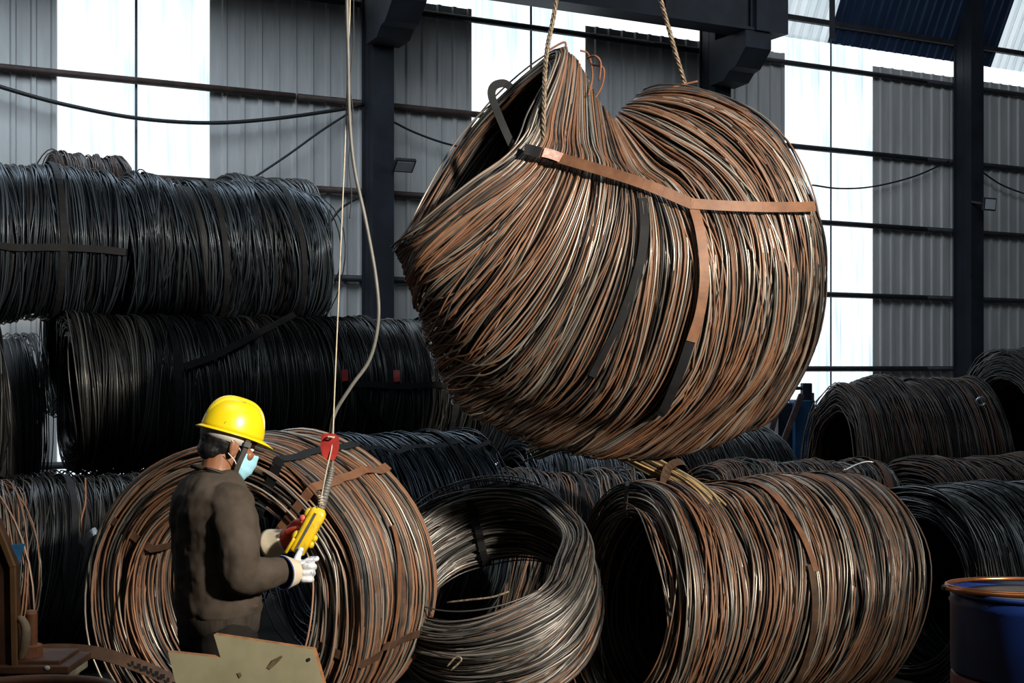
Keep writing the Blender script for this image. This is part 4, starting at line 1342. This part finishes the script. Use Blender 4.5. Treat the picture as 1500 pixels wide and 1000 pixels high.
# face mask
R = []
nz, na = 12, 25
for i in range(nz):
    f = i / (nz - 1)
    z = -0.012 - 0.108 * f
    row_ = []
    for j in range(na):
        t = (j / (na - 1) * 2 - 1)
        th = t * math.radians(92)
        out_ = 0.006 + 0.024 * math.exp(-(t / 0.35) ** 2) * math.sin(PI * min(1, 0.35 + f * 0.72)) + 0.0015 * math.sin(f * 22)
        rx, ry = 0.068 + out_, 0.064 + 0.4 * out_
        zz = z * (1 - 0.42 * abs(t) ** 1.5) - 0.012 * abs(t)
        sh = 1 - 0.16 * max(0, f - 0.72) / 0.28
        row_.append(H(0.028 + rx * math.cos(th) * sh, ry * math.sin(th) * sh, zz))
    R.append(row_)
vs = [p for r in R for p in r]
fsq = [(i * na + j, i * na + j + 1, (i + 1) * na + j + 1, (i + 1) * na + j) for i in range(nz - 1) for j in range(na - 1)]
mk = link('face_mask', raw_mesh('face_mask', [p - PB for p in vs], fsq, 'mask_blue', True), person)
md = mk.modifiers.new('thick', 'SOLIDIFY'); md.thickness = 0.0025; md.offset = 1
for sd in (-1, 1):
    for z0, z1 in ((-0.02, 0.012), (-0.075, -0.035)):
        MB().tube(spline(np.array([H(0.03, sd * 0.074, z0), H(0.012, sd * 0.083, (z0 + z1) / 2), H(-0.022, sd * 0.09, z1)]), 10), 0.0016, 5).build('mask_loop', 'mask_loop', mk, True)

# gloves
gl = MB()
limb(gl, [P(421, 838, 4.93), P(432, 837, 4.94), P(445, 833, 4.965)], [0.033, 0.038, 0.034], 14)
gl.ball(P(446, 838, 4.955), (0.032, 0.026, 0.04), BM)
limb(gl, [P(447, 824, 4.95), P(455, 819, 4.955), P(464, 818, 4.965)], [0.0125, 0.0115, 0.010])
for k_ in range(3):
    y = 829 + 9.5 * k_
    limb(gl, [P(447 - k_, y, 4.92), P(456 - 1.5 * k_, y, 4.925), P(460 - 2.2 * k_, y + 1, 4.97), P(452 - 2 * k_, y + 2, 5.0)], [0.0125, 0.0125, 0.0115, 0.010])
limb(gl, [P(432, 827, 4.95), P(436, 816, 4.975), P(441, 805, 4.995)], [0.0135, 0.0125, 0.0105])
g1 = organic(gl, 'work_glove', 'glove_white', person, 0.0035, 3)
g1['label'] = 'silvery white work glove on the near hand'
gl2 = MB()
limb(gl2, [P(404, 795, 5.19), P(415, 791, 5.165), P(426, 787, 5.14)], [0.033, 0.038, 0.032], 14)
limb(gl2, [P(421, 779, 5.10), P(432, 775, 5.075), P(445, 774, 5.05)], [0.0125, 0.0115, 0.0105])
limb(gl2, [P(424, 774, 5.13), P(434, 765, 5.09), P(444, 765, 5.05)], [0.0135, 0.0125, 0.0115])
for k_ in range(3):
    y = 783 + 8 * k_
    limb(gl2, [P(428, y, 5.14), P(438, y - 4, 5.135), P(448, y - 6, 5.125), P(455 - k_, y - 7, 5.11)], [0.0125, 0.012, 0.011, 0.010])
g2 = organic(gl2, 'work_glove', 'glove_red', person, 0.0035, 3)
g2['label'] = 'red fingered work glove on the far hand'


def cuff(a, b_, r0, r1, parent_, sq=1.0):
    a, b_ = np.array(a), np.array(b_)
    d = (b_ - a) / np.linalg.norm(b_ - a)
    u_ = np.cross(d, [0, 0, 1.0]); u_ /= np.linalg.norm(u_); w_ = np.cross(u_, d)
    R_ = []
    for f in np.linspace(0, 1, 8):
        r = r0 + (r1 - r0) * f ** 1.3
        R_.append([a + (b_ - a) * f + r * (math.cos(t) * u_ * sq + math.sin(t) * w_) * (1 + 0.03 * math.sin(3 * t + 5 * f)) for t in np.linspace(0, 2 * PI, 28, endpoint=False)])
    mb = MB(); mb.rings(R_, caps=False)
    o = mb.build('glove_cuff', 'glove_cream', parent_, True)
    md = o.modifiers.new('thick', 'SOLIDIFY'); md.thickness = 0.004; md.offset = -1
    MB().tube(R_[-1] + R_[-1][:1], 0.0032, 6).build('cuff_piping', 'glove_blue', parent_, True)


cuff(P(433, 837, 4.945), P(415, 839, 4.905), 0.041, 0.060, g1)
cuff(P(420, 791, 5.16), P(394, 797, 5.20), 0.040, 0.054, g2)

# ------------------------------------------------------------------ hard hat
hat = thing('hard_hat', 'yellow hard hat with chin strap on the worker', 'hard hat', H(0, 0, 0.045))
RIM = 0.04


def hat_pt(th, f, lift=0.0):
    """f 0 at the rim, 1 at the top"""
    ax = 0.121 if math.cos(th) > 0 else 0.119
    k_ = math.cos(f * PI / 2) ** 0.72
    z = RIM + 0.130 * math.sin(f * PI / 2) ** 0.95
    r = 1 + lift
    return H(0.0 + ax * math.cos(th) * k_ * r, 0.099 * math.sin(th) * k_ * r, z + lift * 0.09)


nT, nF = 56, 16
R = [[hat_pt(2 * PI * j / nT, 0.985 * i / (nF - 1)) for j in range(nT)] for i in range(nF)]
mb = MB(); mb.rings(R, caps=False); mb.add(R[-1], [tuple(range(nT))])
sh_ = mb.build('shell', 'hat_yellow', hat, True)
md = sh_.modifiers.new('thick', 'SOLIDIFY'); md.thickness = 0.003; md.offset = -1
# crown ridge from front to back
R = []
for a in np.linspace(0.30, PI - 0.30, 28):
    f = math.sin(a)
    front_ = math.cos(a) > 0
    c0 = hat_pt(0 if front_ else PI, min(0.985, 1 - abs(a - PI / 2) / (PI / 2)))
    wd = 0.030 * math.sin((a - 0.30) / (PI - 0.6) * PI) ** 0.4 + 0.004
    hgt = 0.011 * math.sin((a - 0.30) / (PI - 0.6) * PI) ** 0.5
    nn = (c0 - H(0, 0, 0.03)); nn /= np.linalg.norm(nn)
    R.append([c0 + HY * wd * t + nn * (hgt * (1 - abs(t) ** 3) - 0.004 - 0.006 * t * t) for t in np.linspace(-1, 1, 9)])
mb = MB(); vs = [p for r in R for p in r]
mb.add(vs, [(i * 9 + j, i * 9 + j + 1, (i + 1) * 9 + j + 1, (i + 1) * 9 + j) for i in range(len(R) - 1) for j in range(8)])
rd_ = mb.build('crown_ridge', 'hat_yellow', hat, True)
md = rd_.modifiers.new('thick', 'SOLIDIFY'); md.thickness = 0.004; md.offset = 0
# brim with peak
inner, outer, edge = [], [], []
for j in range(nT):
    th = 2 * PI * j / nT
    c = math.cos(th)
    w_ = 0.010 + 0.036 * max(0, c) ** 2.2 + 0.006 * max(0, -c) ** 2
    drop = 0.006 + 0.010 * max(0, c) ** 2
    inner.append(H(0.120 * c, 0.098 * math.sin(th), RIM + 0.003))
    outer.append(H((0.120 + w_) * c, (0.098 + w_) * math.sin(th), RIM - drop))
mb = MB(); mb.rings([inner, outer], caps=False)
br = mb.build('brim', 'hat_yellow', hat, True)
md = br.modifiers.new('thick', 'SOLIDIFY'); md.thickness = 0.004; md.offset = 0
# white headband below the back of the rim
R = [[H(x_ * math.cos(t) - 0.004, y_ * math.sin(t), z_ - 0.006 * math.cos(t)) for t in np.linspace(PI * 0.36, PI * 1.64, 36)] for x_, y_, z_ in ((0.108, 0.087, RIM + 0.012), (0.112, 0.089, RIM - 0.012), (0.109, 0.087, RIM - 0.036))]
mb = MB(); vs = [p for r in R for p in r]
mb.add(vs, [(i * 36 + j, i * 36 + j + 1, (i + 1) * 36 + j + 1, (i + 1) * 36 + j) for i in range(2) for j in range(35)])
hb_ = mb.build('headband', 'band_white', hat, True)
md = hb_.modifiers.new('thick', 'SOLIDIFY'); md.thickness = 0.003; md.offset = 1
for i in range(7):
    t = PI * 1.16 + i * 0.055
    MB().ball(H(0.1145 * math.cos(t) - 0.004, 0.0915 * math.sin(t), RIM - 0.010 - 0.006 * math.cos(t)), 0.0022, nu=8, nv=6).build('adjustment_hole', 'cable_black', hb_, True)
sp = spline(np.array([H(0.035, -0.098, RIM), H(0.036, -0.091, -0.005), H(0.032, -0.08, -0.06), H(0.036, -0.055, -0.108), H(0.05, 0, -0.134), H(0.036, 0.055, -0.108), H(0.032, 0.08, -0.06), H(0.036, 0.091, -0.005), H(0.035, 0.098, RIM)]), 60)
nr = sp - H(0.03, 0, -0.02)
cs_ = MB().ribbon(sp, nr, 0.019, 0.003).build('chin_strap', 'hat_strap', hat)
bk_ = sp[5]
MB().box(bk_ + nr[5] * 0.05, (0.028, 0.010, 0.02), HM).build('buckle', 'rubber', cs_, bevel=0.002)
# worn white scuffs along the shell edge
for th, f0, f1 in ((PI - 0.45, 0.08, 0.62), (-0.55, 0.2, 0.62)):
    q = np.array([hat_pt(th, f, 0.008) for f in np.linspace(f0, f1, 12)])
    MB().tube(q, [0.0005 + 0.0016 * math.sin(PI * i / 11) for i in range(12)], 5).build('worn_edge', 'hat_edge', hat, True)
for th, f, l_, an in ((-1.75, 0.72, 0.03, 0.2), (-2.15, 0.10, 0.014, 1.3)):
    a = hat_pt(th, f, 0.004); b_ = hat_pt(th + l_ / 0.12 * math.cos(an), f + l_ / 0.15 * math.sin(an) * 0.6, 0.004)
    MB().tube([a, a * 0.5 + b_ * 0.5, b_], [0.0004, 0.0012, 0.0004], 5).build('scuff', 'stain', hat, True)

# ------------------------------------------------------------------ crane pendant control
pa, pb = P(434, 810, 5.035), P(470, 744, 5.06)
pd = thing('pendant_control', 'yellow crane control box in the worker\'s gloves', 'control box', pa)
d = pb - pa; ln = np.linalg.norm(d); d /= ln
sdv = np.cross(d, [0, 1, 0]); sdv /= np.linalg.norm(sdv); upv = np.cross(sdv, d)
MP = Matrix((Vector(sdv), Vector(upv), Vector(d))).transposed()
R = []
for f, w_, t_ in ((0, 0.024, 0.022), (0.04, 0.029, 0.026), (0.5, 0.031, 0.027), (0.86, 0.032, 0.027), (0.94, 0.028, 0.024), (1.0, 0.016, 0.015)):
    R.append([pa + d * ln * f + sdv * w_ * math.copysign(abs(math.cos(t)) ** 0.5, math.cos(t)) + upv * t_ * math.copysign(abs(math.sin(t)) ** 0.5, math.sin(t)) for t in np.linspace(0, 2 * PI, 24, endpoint=False)])
MB().rings(R).build('housing', 'pendant_yellow', pd, True)
nv_ = -upv if upv[1] > 0 else upv
MB().bar(pa + d * 0.01 + nv_ * 0.0265 + sdv * 0.006, pb - d * 0.025 + nv_ * 0.0265 + sdv * 0.006, 0.009, 0.006, up=tuple(nv_)).build('seam_strip', 'rubber', pd)
sl = -sdv if sdv[0] > 0 else sdv
for f, mt in ((0.80, 'pendant_yellow'), (0.30, 'pendant_yellow')):
    c = pa + d * ln * f + sl * 0.034
    MB().ball(c, (0.012, 0.014, 0.02), MP).build('button_guard', mt, pd, True)
for f in (0.66,):
    MB().ball(pa + d * ln * f + sl * 0.04, 0.0135).build('push_button', 'button_red', pd, True)
for f in (0.28, 0.42):
    MB().ball(pa + d * ln * f - sl * 0.033, (0.012, 0.012, 0.014), MP).build('push_button', 'pendant_yellow', pd, True)
lv = spline(PP([(418, 810, 5.02), (424, 800, 5.01), (431, 788, 5.01)]), 8)
MB().tube(lv, 0.006, 6).build('side_lever', 'pendant_yellow', pd, True)
# strain relief spiral
sr = spline(PP([(470, 744, 5.06), (477, 720, 5.06), (483, 700, 5.06), (486, 684, 5.06)]), 60)
MB().tube(sr, [0.0165 - 0.006 * i / 59 + 0.0012 * math.sin(i * 1.6) for i in range(60)], 10).build('cable_sleeve', 'cable_grey', pd, True)
cw = spline(PP([(486, 686, 5.06), (488, 655, 5.06), (485, 630, 5.06), (492, 602, 5.06), (515, 565, 5.05), (542, 525, 5.05), (554, 470, 5.04), (551, 410, 5.04), (536, 325, 5.04), (519, 245, 5.05), (512, 170, 5.05), (510, 80, 5.05), (508, -30, 5.05), (507, -400, 5.05)]), 120)
pc = MB().tube(cw, 0.0068, 8).build('pendant_cable', 'cable_grey', None, True, origin=cw[0])
tag(pc, 'grey control cable bowing down to the yellow control box', 'cable')
stg = spline(PP([(468, 742, 5.03), (478, 690, 5.03), (487, 648, 5.04), (489, 600, 5.05), (494, 480, 5.06), (500, 340, 5.06), (506, 200, 5.06), (511, 60, 5.06), (513, -40, 5.06), (514, -400, 5.06)]), 90)
so = MB().tube(stg, 0.0028, 6).build('suspension_cord', 'string_white', None, True, origin=stg[0])
tag(so, 'thin pale cord running straight up from the control box', 'cord')
kn = spline(np.array([stg[2] + np.array([0.008 * math.cos(a), -0.004 + 0.006 * math.sin(a), 0.0016 * a - 0.02]) for a in np.linspace(0, 22, 60)]), 60)
MB().tube(kn, 0.0025, 5).build('knot', 'string_white', so, True)
th2 = spline(PP([(516, 60, 5.12), (518, 20, 5.12), (515, 100, 5.12), (513, 140, 5.12), (516, 190, 5.12), (510, 240, 5.12), (514, 280, 5.12)]), 10)
th2 = spline(PP([(519, -300, 5.12), (518, 0, 5.12), (518, 60, 5.12), (513, 120, 5.12), (517, 170, 5.12), (511, 235, 5.12), (515, 285, 5.12), (512, 320, 5.12)]), 60)
o = MB().tube(th2, 0.0022, 5).build('slack_cord', 'cable_black', None, True, origin=th2[-1])
tag(o, 'thin dark kinked cord hanging beside the control cable', 'cord')
# red tag tied to the cord
c = P(483, 655, 5.035)
R = []
prof = [(-0.034, 0.052), (-0.02, 0.06), (0.02, 0.058), (0.036, 0.045), (0.037, 0.0), (0.03, -0.03), (0.014, -0.06), (0.004, -0.052), (-0.01, -0.055), (-0.03, -0.035), (-0.038, 0.0)]
prof = [(x * 0.92, z * 0.86) for x, z in prof]
k_ = len(prof)
vs = [c + np.array([x, 0.10 * abs(x) - 0.06 * z, z]) for x, z in prof]
vs2 = [v + np.array([0.0, 0.004, 0]) for v in vs]
rt = link('red_tag', raw_mesh('red_tag', [v - c for v in vs + vs2], [tuple(range(k_)), tuple(range(2 * k_ - 1, k_ - 1, -1))] + [(i, i + k_, (i + 1) % k_ + k_, (i + 1) % k_) for i in range(k_)], 'tag_red'), None, c)
tag(rt, 'torn red tag tied to the cord above the control box', 'tag')
kk = [P(485, 640, 5.02) + np.array([0.011 * math.cos(a), 0.01 * math.sin(a), 0.002 * math.sin(3 * a)]) for a in np.linspace(0, 2 * PI, 20)]
MB().tube(kk, 0.003, 5).build('tie', 'string_white', rt, True)
